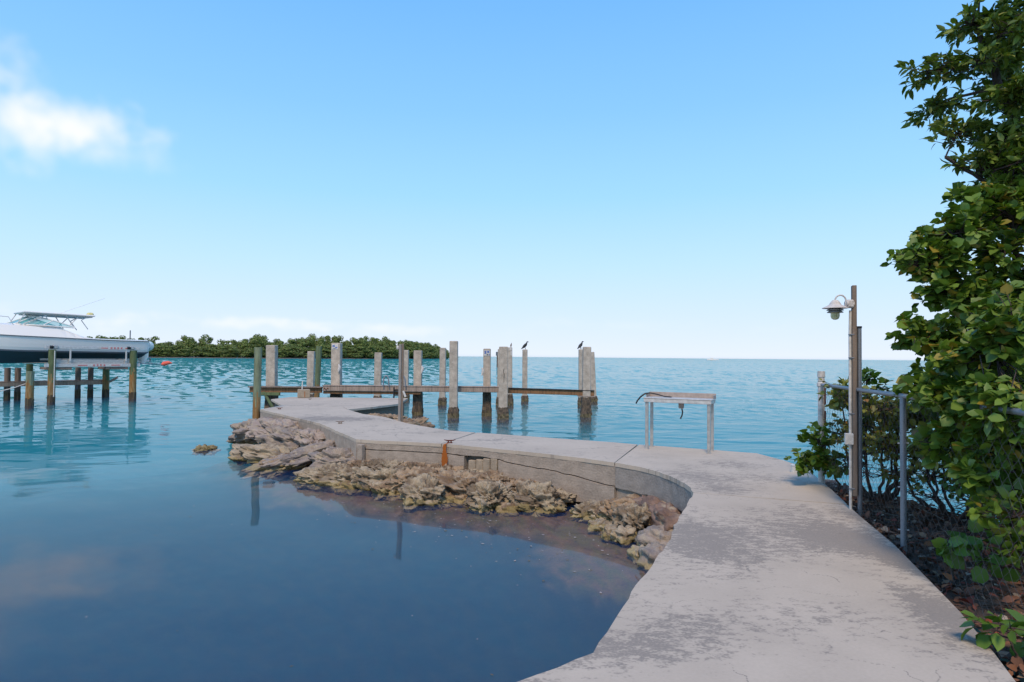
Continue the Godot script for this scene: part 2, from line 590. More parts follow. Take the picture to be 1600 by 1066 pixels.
func cove_edge() -> PackedVector2Array:
	# the edge with chips and slight unevenness, a point about every 0.12 m
	var out := PackedVector2Array()
	for i in COVE.size() - 1:
		var a := Vector2(COVE[i][0], COVE[i][1])
		var b := Vector2(COVE[i + 1][0], COVE[i + 1][1])
		var m := maxi(1, int(a.distance_to(b) / 0.12))
		for k in m:
			var p := a.lerp(b, float(k) / m)
			var d := (b - a).normalized()
			out.append(p + Vector2(-d.y, d.x) * 0.026 * (nz.get_noise_2d(p.x * 3.0, p.y * 3.0) + 0.6 * nz.get_noise_2d(p.x * 11.0, p.y * 11.0)) * (0.0 if k == 0 else 1.0))
	out.append(Vector2(COVE[-1][0], COVE[-1][1]))
	return out

func slice(edge: PackedVector2Array, from: Vector2, to: Vector2) -> PackedVector2Array:
	var ia := 0
	var ib := 0
	for i in edge.size():
		if edge[i].distance_to(from) < edge[ia].distance_to(from):
			ia = i
		if edge[i].distance_to(to) < edge[ib].distance_to(to):
			ib = i
	var out := PackedVector2Array()
	for i in range(ia, ib + 1):
		out.append(edge[i])
	return out

func pier() -> void:
	var root := Node3D.new()
	root.name = numbered("concrete_pier")
	add_child(root)
	structure(root)
	root.set_meta("label", "pale concrete pier path bending left along the seawall")
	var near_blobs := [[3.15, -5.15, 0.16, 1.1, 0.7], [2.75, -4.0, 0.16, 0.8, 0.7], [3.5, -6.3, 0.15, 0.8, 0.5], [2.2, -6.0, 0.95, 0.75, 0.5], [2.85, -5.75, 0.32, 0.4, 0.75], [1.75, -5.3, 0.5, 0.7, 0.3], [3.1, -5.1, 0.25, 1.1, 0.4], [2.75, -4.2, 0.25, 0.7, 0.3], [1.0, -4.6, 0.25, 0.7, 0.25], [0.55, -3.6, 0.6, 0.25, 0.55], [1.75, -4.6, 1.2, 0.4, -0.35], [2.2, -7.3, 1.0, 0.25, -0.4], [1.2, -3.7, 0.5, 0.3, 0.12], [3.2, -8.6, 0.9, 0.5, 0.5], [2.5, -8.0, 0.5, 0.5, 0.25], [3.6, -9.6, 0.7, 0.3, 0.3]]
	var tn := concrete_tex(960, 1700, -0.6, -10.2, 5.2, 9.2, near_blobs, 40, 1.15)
	var far_blobs := [[-4.6, -16.2, 0.9, 0.8, 0.75], [-3.8, -16.0, 1.1, 0.5, 0.6], [-0.3, -12.3, 0.6, 0.15, 0.55], [-5.0, -20.5, 1.2, 0.5, 0.35], [-1.9, -13.4, 0.8, 0.25, 0.3], [2.7, -11.0, 0.6, 0.15, 0.4]]
	var tf := concrete_tex(1100, 1400, -10.0, -30.0, 16.0, 22.0, far_blobs, 60, 0.9)
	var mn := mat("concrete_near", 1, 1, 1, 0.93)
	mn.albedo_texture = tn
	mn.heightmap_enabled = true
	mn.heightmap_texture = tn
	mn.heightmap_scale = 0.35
	var mf := mat("concrete_far", 1, 1, 1, 0.93)
	mf.albedo_texture = tf
	var un := func(p: Vector3) -> Vector2: return Vector2((p.x + 0.6) / 5.2, (p.z + 10.2) / 9.2)
	var uf := func(p: Vector3) -> Vector2: return Vector2((p.x + 10.0) / 16.0, (p.z + 30.0) / 22.0)
	var e := cove_edge()
	var gap := 0.006
	# each slab: cove side taken from the edge, then its other corners
	var slabs := [
		[Vector2(2.17, -7.66), Vector2(-4.0, -1.1), [[-4.0, 2.5], [2.2, 2.5], [2.4, -2.9], [2.66, -3.54], [2.88, -4.13], [3.33, -5.57], [3.56, -6.5], [3.72, -7.1]], 0],
		[Vector2(1.62, -9.75), Vector2(2.17, -7.66), [[3.73, -7.12], [3.95, -7.9], [4.1, -8.5], [4.36, -9.45], [4.3, -10.2], [4.17, -10.88], [3.4, -11.32], [2.36, -11.85]], 0],
		[Vector2(-1.22, -11.7), Vector2(1.6, -9.78), [[2.34, -11.86], [1.95, -12.12], [0.4, -12.92], [-0.72, -13.49]], 1],
		[Vector2(-7.32, -18.66), Vector2(-1.25, -11.72), [[-0.75, -13.5], [-1.36, -13.85], [-2.02, -14.62], [-2.51, -15.29], [-3.27, -16.67], [-4.05, -17.52], [-4.83, -18.92], [-5.2, -19.8], [-7.26, -20.25]], 1],
		[Vector2.ZERO, Vector2.ZERO, [[-7.26, -20.26], [-5.2, -19.81], [-4.83, -18.93], [-4.28, -19.94], [-3.73, -21.36], [-3.9, -24.2], [-8.35, -24.2], [-8.62, -22.96]], 1],
	]
	for s in slabs:
		var poly := PackedVector2Array()
		if s[0] != Vector2.ZERO:
			poly = slice(e, s[0], s[1])
		for q in s[2]:
			poly.append(Vector2(q[0], q[1]))
		# draw each slab in a little so that the joint between slabs stays open
		var shrunk := Geometry2D.offset_polygon(poly, -gap)
		if shrunk.size() > 0:
			poly = shrunk[0]
		var g := Geo.new()
		g.prism(poly, 0.69, TOP, 0.012)
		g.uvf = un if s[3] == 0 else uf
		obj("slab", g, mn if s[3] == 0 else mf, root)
	# body of the pier under the slabs, set back from its faces
	var body := PackedVector2Array()
	for q in e:
		body.append(q)
	for q in [[-4.0, 2.5], [2.2, 2.5], [2.4, -2.9], [3.33, -5.57], [3.73, -7.12], [4.36, -9.45], [4.17, -10.88], [1.95, -12.12], [-0.72, -13.49], [-2.51, -15.29], [-4.05, -17.52], [-4.83, -18.92], [-3.73, -21.36], [-3.9, -24.2], [-8.35, -24.2], [-8.62, -22.96], [-7.26, -20.25]]:
		body.append(Vector2(q[0], q[1]))
	var inset := Geometry2D.offset_polygon(body, -0.13)
	var g := Geo.new()
	for p in inset:
		g.prism(p, -1.6, 0.685)
	obj("core", g, M.core, root)
	seawall(root, e)

# wall faces hang under the slab edge: a cap course and a base course with an open crack between them
func wall_face(g: Geo, pts: PackedVector2Array, top: Callable, bottom: Callable, out: float, thick: float) -> void:
	var s := 0.0
	var prev := []
	for i in pts.size():
		if i > 0:
			s += pts[i].distance_to(pts[i - 1])
		var d := (pts[mini(i + 1, pts.size() - 1)] - pts[maxi(i - 1, 0)]).normalized()
		var o2 := Vector2(d.y, -d.x)
		var o := Vector3(o2.x, 0, o2.y)
		var p := Vector3(pts[i].x, 0, pts[i].y)
		var w := 0.012 * nz.get_noise_2d(pts[i].x * 4.0 + 7.0, pts[i].y * 4.0)
		var f := p + o * (out + w)
		var b := p + o * (out - thick)
		var yt: float = top.call(s)
		var yb: float = bottom.call(s)
		var now := [f + Vector3.UP * yt, f + Vector3.UP * yb, b + Vector3.UP * yt, b + Vector3.UP * yb, o]
		if i > 0:
			g.tri(prev[0], now[0], now[1], prev[4], o, o)
			g.tri(prev[0], now[1], prev[1], prev[4], o, prev[4])
			g.quad(prev[2], now[2], now[0], prev[0], Vector3.UP)
			g.quad(prev[1], now[1], now[3], prev[3], Vector3.DOWN)
		else:
			g.quad(now[0], now[1], now[3], now[2], Vector3(-d.x, 0, -d.y))
		if i == pts.size() - 1:
			g.quad(now[0], now[1], now[3], now[2], Vector3(d.x, 0, d.y))
		prev = now

func jag(s: float) -> float:
	return 0.022 * nz.get_noise_1d(s * 9.0) + 0.014 * nz.get_noise_1d(s * 37.0 + 90.0)

func seawall(root: Node3D, e: PackedVector2Array) -> void:
	# outward of the pier is towards the cove: wall_face faces it when the points run from the near end
	var left := slice(e, Vector2(-7.32, -18.66), Vector2(-2.96, -12.25))
	var mid := slice(e, Vector2(-2.96, -12.25), Vector2(1.58, -9.79))
	var bend := slice(e, Vector2(1.58, -9.79), Vector2(2.17, -7.66))
	var near := slice(e, Vector2(2.17, -7.66), Vector2(-4.0, -1.1))
	for a in [left, mid, bend, near]:
		a.reverse()     # so that the cove lies on the side that wall_face faces
	var y0 := 0.688
	var g := Geo.new()
	wall_face(g, left, func(_s): return y0, func(s): return 0.24 + 1.5 * jag(s), -0.012, 0.16)
	obj("wall_panel", g, M.wall, root)
	g = Geo.new()
	wall_face(g, bend, func(_s): return y0, func(s): return 0.36 + jag(s), -0.014, 0.16)
	obj("wall_panel", g, M.wall_grey, root)
	g = Geo.new()
	wall_face(g, bend, func(s): return 0.35 + jag(s), func(s): return 0.12 + 3.0 * jag(s + 5.0), -0.05, 0.12)
	obj("wall_base", g, M.wall, root)
	g = Geo.new()
	wall_face(g, near, func(_s): return y0, func(s): return 0.0 + jag(s), -0.012, 0.16)
	obj("wall_panel", g, M.wall_grey, root)
	# middle stretch, measured from the bend: s = 0 at (1.58, -9.79) to 5.2 m at (-2.96, -12.25)
	var total := 0.0
	for i in mid.size() - 1:
		total += mid[i].distance_to(mid[i + 1])
	var cr := func(s):
		var c := lerpf(0.39, 0.50, smoothstep(0.0, 1.5, s))
		c = lerpf(c, 0.575, smoothstep(1.5, 2.5, s))
		return c + jag(s) * (1.0 if s < 3.0 else 0.15)
	g = Geo.new()
	wall_face(g, mid, func(_s): return y0, func(s): return cr.call(s) + 0.006, -0.012, 0.16)
	obj("wall_cap", g, M.wall, root)
	var parts := [[0.0, 2.28, 0.012], [2.86, total - 0.02, -0.004]]
	for a in parts:
		var seg := PackedVector2Array()
		var s := 0.0
		for i in mid.size():
			if i > 0:
				s += mid[i].distance_to(mid[i - 1])
			if s >= a[0] and s <= a[1]:
				seg.append(mid[i])
		var s0: float = a[0]
		g = Geo.new()
		wall_face(g, seg, func(q): return cr.call(q + s0) - 0.010 - 0.008 * absf(nz.get_noise_1d(q * 21.0)), func(q): return (0.06 if s0 < 1.0 else 0.26) + 0.05 * nz.get_noise_1d(q * 6.0 + s0) + 2.0 * jag(q + 3.0), a[2], 0.18)
		obj("wall_base", g, M.wall, root)
	# blocks bared between the two base stretches, and a loose block beside a short pipe below
	var s := 0.0
	var at := []
	for i in mid.size():
		if i > 0:
			s += mid[i].distance_to(mid[i - 1])
		at.append(s)
	for k in 4:
		var want := 2.345 + 0.150 * k
		for i in mid.size() - 1:
			if at[i] <= want and at[i + 1] > want:
				var p := mid[i].lerp(mid[i + 1], (want - at[i]) / (at[i + 1] - at[i]))
				var d := (mid[i + 1] - mid[i]).normalized()
				g = Geo.new()
				var bs := Basis(Vector3(d.x, 0, d.y), Vector3.UP, Vector3(d.x, 0, d.y).cross(Vector3.UP))
				var o := Vector3(d.y, 0, -d.x)
				var hh: float = [0.27, 0.28, 0.26, 0.25][k]
				g.box(Vector3(p.x, 0.44 - 0.02 * k, p.y) + o * (-0.095 + 0.010 * (k % 2)), Vector3(0.146, hh, 0.18), 0.012, bs)
				obj("brick", g, M.brick, root)
	g = Geo.new()
	g.box(Vector3(0.46, 0.20, -10.50), Vector3(0.17, 0.15, 0.16), 0.014, Basis(Vector3.UP, -0.55) * Basis(Vector3.RIGHT, 0.15))
	obj("brick", g, M.brick, root)
	g = Geo.new()
	g.tube([Vector3(0.02, 0.235, -10.72), Vector3(0.36, 0.225, -10.52)], [0.045], 12)
	obj("pipe", g, M.galvanised, root)
	# concrete pilaster at the corner of the left stretch
	g = Geo.new()
	g.box(Vector3(-2.83, 0.33, -12.12), Vector3(0.12, 0.68, 0.10), 0.012, Basis(Vector3.UP, -0.5))
	obj("pilaster", g, M.wall, root)
	g = Geo.new()
	g.box(Vector3(-1.95, 0.22, -11.88), Vector3(0.10, 0.36, 0.09), 0.012, Basis(Vector3.UP, -0.2))
	obj("pilaster", g, M.wall_grey, root)

# ---------------------------------------------------------------- rocks
func rock(at: Vector3, r: Vector3, turn: float, tilt: float, sd: int, porous: float, tone: int, label: String) -> void:
	var small_one := r.x < 0.25
	var nu := 36 if small_one else 128 if porous > 0.3 else 96
	var nv := 24 if small_one else 76 if porous > 0.3 else 56
	var f := FastNoiseLite.new()
	f.seed = sd
	f.frequency = 1.0
	f.fractal_octaves = 5
	var cell := FastNoiseLite.new()
	cell.seed = sd + 3
	cell.noise_type = FastNoiseLite.TYPE_CELLULAR
	cell.cellular_return_type = FastNoiseLite.RETURN_DISTANCE
	cell.frequency = 1.0
	cell.fractal_type = FastNoiseLite.FRACTAL_NONE
	var bs := Basis(Vector3.UP, turn) * Basis(Vector3(0, 0, 1), tilt)
	var tones := [[Color(0.40, 0.33, 0.27), Color(0.27, 0.23, 0.21)], [Color(0.42, 0.30, 0.19), Color(0.21, 0.14, 0.085)], [Color(0.46, 0.375, 0.26), Color(0.22, 0.165, 0.11)], [Color(0.30, 0.20, 0.155), Color(0.19, 0.125, 0.095)], [Color(0.46, 0.38, 0.32), Color(0.36, 0.29, 0.25)]]
	var v := PackedVector3Array()
	var n := PackedVector3Array()
	var c := PackedColorArray()
	for j in nv + 1:
		var th := PI * j / nv
		for i in nu + 1:
			var ph := TAU * (i % nu) / nu
			var d := Vector3(sin(th) * cos(ph), cos(th), sin(th) * sin(ph))
			# squarish slab-like body, broken by ledges
			var q := Vector3(signf(d.x) * pow(absf(d.x), 0.75), signf(d.y) * pow(absf(d.y), 0.8), signf(d.z) * pow(absf(d.z), 0.75))
			var w := q * r
			var big := f.get_noise_3dv(d * 1.15 + Vector3(sd, 0, 0))
			var ledge := f.get_noise_3d(w.x * 1.6, w.y * 7.0, w.z * 1.6)
			var sc := 1.0 + 0.55 * big + 0.16 * ledge
			var p := q * r * sc
			var small := f.get_noise_3dv(p * 7.0)
			p += d * (1.0 if not small_one else 0.45) * (0.05 * small + 0.06 * (0.3 - absf(f.get_noise_3dv(p * 3.2 + Vector3(3, 3, 3)))))
			var crease := pow(1.0 - minf(1.0, absf(f.get_noise_3dv(p * 2.6 + Vector3(17, 0, 4))) * 3.0), 5.0)
			p -= d * crease * (0.07 if not small_one else 0.02)
			p += d * 0.012 * f.get_noise_3dv(p * 24.0)
			var pit := 0.0
			if porous > 0.0:
				var ce := cell.get_noise_3dv(p * 17.0 + Vector3(0.4 * small, 0, 0))
				var ce2 := cell.get_noise_3dv(p * 8.0 + Vector3(5, 0, 0))
				pit = clampf(-ce - 0.45, 0.0, 0.5) * 2.0 * 0.5 + clampf(-ce2 - 0.55, 0.0, 0.45) * 2.0
				p -= d * porous * (0.13 * pit - 0.03) * (1.0 if not small_one else 0.4)
			else:
				p += d * 0.02 * f.get_noise_3d(p.x * 5.0, p.y * 26.0, p.z * 5.0)
			p = at + bs * p
			v.append(p)
			n.append(Vector3.ZERO)
			var t := clampf(0.5 + 2.4 * f.get_noise_3dv(p * 2.2 + Vector3(9, 9, 9)) + 0.9 * f.get_noise_3dv(p * 11.0), 0.0, 1.0)
			var col: Color = tones[tone][0].lerp(tones[tone][1], t)
			var spot := f.get_noise_3dv(p * 5.0 + Vector3(40, 0, 0))
			if spot > 0.16:
				col = col.lerp(Color(0.50, 0.42, 0.30), clampf((spot - 0.16) * 3.0, 0.0, 0.7))
			# algae film and wet dark band with a ragged edge at the waterline
			var wl := p.y + 0.09 * f.get_noise_3dv(p * 4.0 + Vector3(0, 70, 0)) + 0.05 * f.get_noise_3dv(p * 13.0)
			if wl < 0.08 and tone != 3:
				col = col.lerp(Color(0.34, 0.27, 0.08), 0.5)
			c.append(col)
	var idx := PackedInt32Array()
	for j in nv:
		for i in nu:
			var a := j * (nu + 1) + i
			idx.append_array([a, a + 1, a + nu + 1, a + 1, a + nu + 2, a + nu + 1])
	for k in range(0, idx.size(), 3):
		var g := (v[idx[k + 2]] - v[idx[k]]).cross(v[idx[k + 1]] - v[idx[k]])
		for q in 3:
			n[idx[k + q]] += g
	var flip := 1.0
	if n[(nu + 1) * (nv / 2)].dot(v[(nu + 1) * (nv / 2)] - at) < 0.0:
		flip = -1.0
		for k in range(0, idx.size(), 3):
			var t := idx[k]
			idx[k] = idx[k + 1]
			idx[k + 1] = t
	for j in nv + 1:      # close the seam of the normals
		var a := j * (nu + 1)
		var s := n[a] + n[a + nu]
		n[a] = s
		n[a + nu] = s
	for k in n.size():
		n[k] = (n[k] * flip).normalized() if n[k].length_squared() > 1e-20 else Vector3.UP
	var arr := []
	arr.resize(Mesh.ARRAY_MAX)
	arr[Mesh.ARRAY_VERTEX] = v
	arr[Mesh.ARRAY_NORMAL] = n
	arr[Mesh.ARRAY_COLOR] = c
	arr[Mesh.ARRAY_INDEX] = idx
	var am := ArrayMesh.new()
	am.add_surface_from_arrays(Mesh.PRIMITIVE_TRIANGLES, arr)
	var o := put("riprap_rock", am, M.rock)
	tag(o, label, "rock", "riprap rocks along the seawall")

func rocks() -> void:
	rock(Vector3(-6.77, 0.30, -17.1), Vector3(0.62, 0.30, 0.55), 0.3, 0.15, 1, 0.0, 0, "brown grey boulder at the outer corner of the seawall riprap")
	rock(Vector3(-5.82, 0.42, -16.2), Vector3(0.75, 0.24, 0.55), -0.6, -0.12, 2, 0.0, 4, "pale pinkish limestone slab leaning against the seawall corner")
	rock(Vector3(-5.25, 0.33, -15.3), Vector3(0.72, 0.22, 0.42), -0.35, -0.10, 3, 0.0, 0, "smooth grey weathered rock like driftwood below the wall")
	rock(Vector3(-4.55, 0.42, -14.75), Vector3(0.45, 0.16, 0.32), -0.7, -0.15, 4, 0.0, 4, "small pale ledge rock tucked against the seawall")
	rock(Vector3(-5.22, 0.08, -14.3), Vector3(1.0, 0.20, 0.50), -0.30, -0.10, 5, 0.15, 2, "long low yellowish rock running down into the calm water")
	rock(Vector3(-4.35, 0.20, -13.55), Vector3(1.0, 0.15, 0.36), 0.55, 0.24, 6, 0.0, 0, "slanting grey slab with an orange lower end")
	rock(Vector3(-4.75, 0.10, -13.35), Vector3(0.42, 0.12, 0.3), 0.3, 0.12, 7, 0.0, 1, "orange brown rock toe at the water beneath the slanting slab")
	rock(Vector3(-3.35, 0.22, -12.75), Vector3(0.6, 0.26, 0.42), -0.4, 0.0, 8, 0.25, 0, "grey brown rock under the wall corner beside the pilaster")
	rock(Vector3(-3.2, 0.06, -12.0), Vector3(0.72, 0.22, 0.40), -0.3, 0.0, 9, 0.8, 2, "yellow pitted limestone rock below the wall corner pilaster")
	rock(Vector3(-2.3, 0.12, -11.55), Vector3(0.55, 0.20, 0.36), -0.15, 0.0, 10, 0.8, 2, "yellow pitted limestone rock between the two pilasters")
	rock(Vector3(-2.0, 0.02, -11.1), Vector3(0.35, 0.16, 0.26), 0.5, 0.0, 11, 0.5, 1, "reddish brown rock low in the riprap")
	rock(Vector3(-1.62, 0.17, -11.15), Vector3(0.55, 0.17, 0.36), -0.2, 0.05, 12, 0.5, 1, "tan rock ledge under the rust streak of the cleat")
	rock(Vector3(-1.38, 0.06, -10.45), Vector3(0.36, 0.24, 0.30), 0.2, 0.0, 13, 1.0, 2, "round honeycombed boulder standing out into the cove water")
	rock(Vector3(-0.80, 0.18, -10.75), Vector3(0.48, 0.19, 0.36), -0.5, -0.05, 14, 0.3, 1, "smooth tan overhanging rock below the bared blocks")
	rock(Vector3(-0.30, 0.09, -10.15), Vector3(0.36, 0.25, 0.28), 0.9, 0.0, 15, 1.0, 2, "pitted grey yellow rock in front of the short pipe")
	rock(Vector3(0.34, 0.09, -10.05), Vector3(0.42, 0.24, 0.27), -0.4, 0.0, 16, 1.0, 2, "pitted rock at the water below the loose block")
	rock(Vector3(0.05, 0.12, -10.45), Vector3(0.5, 0.13, 0.26), -0.5, 0.0, 17, 0.4, 1, "brown flat rock wedged under the pipe")
	rock(Vector3(1.22, 0.03, -9.55), Vector3(0.26, 0.12, 0.20), -0.7, 0.0, 18, 0.9, 2, "small pitted rock at the dark hollow under the wall")
	rock(Vector3(1.50, 0.12, -9.2), Vector3(0.28, 0.14, 0.22), -1.0, 0.0, 19, 0.6, 1, "brown rock under the start of the curved wall")
	rock(Vector3(1.42, 0.00, -8.75), Vector3(0.20, 0.11, 0.18), 0.4, 0.0, 20, 1.0, 2, "small yellow algae covered rock awash in the cove")
	rock(Vector3(1.72, 0.12, -8.65), Vector3(0.26, 0.20, 0.30), 0.4, 0.0, 21, 1.0, 2, "pale pitted rock in the corner of the cove")
	rock(Vector3(1.98, 0.26, -8.95), Vector3(0.22, 0.13, 0.34), 0.2, 0.0, 22, 0.4, 3, "red brown rock beneath the curved wall")
	rock(Vector3(2.02, 0.20, -8.35), Vector3(0.20, 0.20, 0.32), 0.1, 0.0, 23, 0.5, 3, "dark purple brown rock in the inner corner")
	rock(Vector3(1.86, 0.08, -7.9), Vector3(0.24, 0.17, 0.26), 0.6, 0.0, 24, 0.7, 0, "dark edged rock beside the near path edge")
	rock(Vector3(1.72, 0.04, -7.35), Vector3(0.22, 0.15, 0.26), 0.2, 0.0, 25, 0.6, 0, "last rock of the riprap under the path edge")
	# ledge stones packed tight under the wall
	var ledge := [[-2.75, 0.26, -11.95, 0.34, 0.12, 0.26], [-2.25, 0.28, -11.80, 0.36, 0.11, 0.26], [-1.75, 0.27, -11.62, 0.34, 0.12, 0.26], [-1.25, 0.25, -11.42, 0.36, 0.12, 0.26], [-0.80, 0.25, -11.15, 0.34, 0.11, 0.28], [-0.35, 0.22, -10.85, 0.36, 0.12, 0.28], [0.10, 0.20, -10.58, 0.34, 0.10, 0.25], [0.62, 0.13, -10.22, 0.30, 0.11, 0.22], [1.72, 0.22, -9.28, 0.22, 0.11, 0.30], [1.98, 0.24, -8.75, 0.16, 0.12, 0.28]]
	for i in ledge.size():
		var q: Array = ledge[i]
		rock(Vector3(q[0], q[1], q[2]), Vector3(q[3], q[4], q[5]), -0.5 + 0.3 * sin(i * 2.1), 0.08 * sin(i * 3.3), 50 + i, 0.45 + 0.3 * (i % 2), 1 if i % 3 != 1 else 2, "tan ledge stone packed tight under the seawall")
	var rr := RandomNumberGenerator.new()
	rr.seed = 8
	for i in 26:
		var t := (i + rr.randf()) / 26.0
		var q := Vector2(-3.3, -11.9).lerp(Vector2(0.6, -9.75), t) if i % 4 != 3 else Vector2(1.0, -9.5).lerp(Vector2(1.75, -7.6), t)
		var k := rr.randf_range(0.08, 0.17)
		rock(Vector3(q.x + rr.randfn() * 0.10, rr.randf_range(-0.03, 0.08), q.y + rr.randfn() * 0.14), Vector3(k * 1.3, k * 0.8, k), rr.randf() * TAU, 0.0, 80 + i, 0.6, 1 + i % 2, "small rubble stone at the waterline of the riprap")
	rock(Vector3(-7.55, -0.03, -15.9), Vector3(0.26, 0.09, 0.20), 0.4, 0.0, 26, 0.6, 2, "small yellow rock alone in the water off the riprap")
	rock(Vector3(-6.02, 0.0, -14.8), Vector3(0.36, 0.12, 0.26), 0.1, 0.0, 27, 0.7, 2, "yellow algae covered toe rock beside the long low rock")
	rock(Vector3(-3.0, 0.30, -17.2), Vector3(0.75, 0.28, 0.62), 0.7, 0.2, 28, 0.2, 1, "brown rock filling the notch behind the grey post")
	rock(Vector3(-3.7, 0.42, -18.6), Vector3(0.62, 0.20, 0.55), 0.2, 0.0, 29, 0.2, 1, "brown rubble rock lying inside the pier notch")
	rock(Vector3(4.55, 0.40, -9.0), Vector3(0.36, 0.18, 0.36), 0.3, 0.0, 30, 0.3, 3, "dark brown rock behind the white fence post")
	rock(Vector3(4.35, 0.50, -8.15), Vector3(0.30, 0.14, 0.28), 0.9, 0.0, 31, 0.3, 3, "dark brown rock at the foot of the wire fence")

# ---------------------------------------------------------------- pilings and beams
func piling(at: Vector3, w: float, top: float, turn: float, lean: Vector2, dark_to: float, label: String, group := "old concrete pilings") -> Node3D:
	var t := thing("concrete_piling", label, "piling", at, turn, group)
	t.rotation.x = lean.x + 0.010 * sin(at.x * 7.7 + at.z)
	t.rotation.z = lean.y + 0.010 * cos(at.x * 5.3 + at.z)
	var g := Geo.new()
	g.box(Vector3(0, (top - 5.3) * 0.5, 0), Vector3(w, top + 5.3, w), 0.022)
	obj("shaft", g, M.piling, t)
	# barnacles, oysters and stain round the foot, with an uneven upper edge
	g = Geo.new()
	var m := 40
	var rows := 14
	var pt := func(i, j):
		var a: float = TAU * (i % m) / m
		var d := Vector2(cos(a), sin(a))
		d /= maxf(absf(d.x), absf(d.y))
		var y: float = lerpf(-0.7, dark_to + 0.07 * nz.get_noise_2d(a * 9.0 + at.x * 7.0, 2.0), float(j) / rows)
		var o: float = w * 0.5 + 0.004 + (0.0 if j == rows else 0.018 + 0.05 * maxf(0.0, nz.get_noise_3d(d.x * 6.0 + at.x, y * 12.0, d.y * 6.0 + at.z))) * (1.6 if y < 0.3 else 0.7)
		return Vector3(d.x * o, y, d.y * o)
	for j in rows:
		for i in m:
			var a: Vector3 = pt.call(i, j)
			var b: Vector3 = pt.call(i + 1, j)
			var d: Vector3 = pt.call(i + 1, j + 1)
			var e: Vector3 = pt.call(i, j + 1)
			var y := (a.y + d.y) * 0.5
			var k := nz.get_noise_3d(a.x * 9.0 + at.x * 5.0, y * 9.0, a.z * 9.0)
			g.col = Color(0.17, 0.125, 0.085).lerp(Color(0.075, 0.06, 0.045), clampf(0.5 + k * 2.0, 0.0, 1.0))
			if y < 0.17 + 0.1 * k:
				g.col = Color(0.22, 0.18, 0.10).lerp(Color(0.10, 0.085, 0.045), clampf(0.5 + 2.0 * k, 0.0, 1.0))
			g.quad(a, b, d, e, Vector3(a.x + d.x, 0, a.z + d.z))
	obj("waterline_growth", g, M.growth, t)
	return t

func plate(t: Node3D, at: Vector3, size: Vector2, marks: Array) -> void:
	var g := Geo.new()
	g.box(at, Vector3(size.x, size.y, 0.012), 0.003)
	var p := obj("sign_plate", g, M.white_plastic, t)
	for q in marks:
		g = Geo.new()
		g.box(at + Vector3(q[0], q[1], 0.009), Vector3(q[2], q[3], 0.006))
		obj("sign_mark", g, M[q[4]], p)

func fitting(t: Node3D, at: Vector3) -> void:
	var g := Geo.new()
	g.tube([at + Vector3(0, -0.16, 0), at + Vector3(0.03, -0.06, 0.02), at + Vector3(0.05, 0.05, 0.02), at + Vector3(0.01, 0.14, 0)], [0.02, 0.055, 0.06, 0.025], 10)
	obj("white_fitting", g, M.white_paint, t)

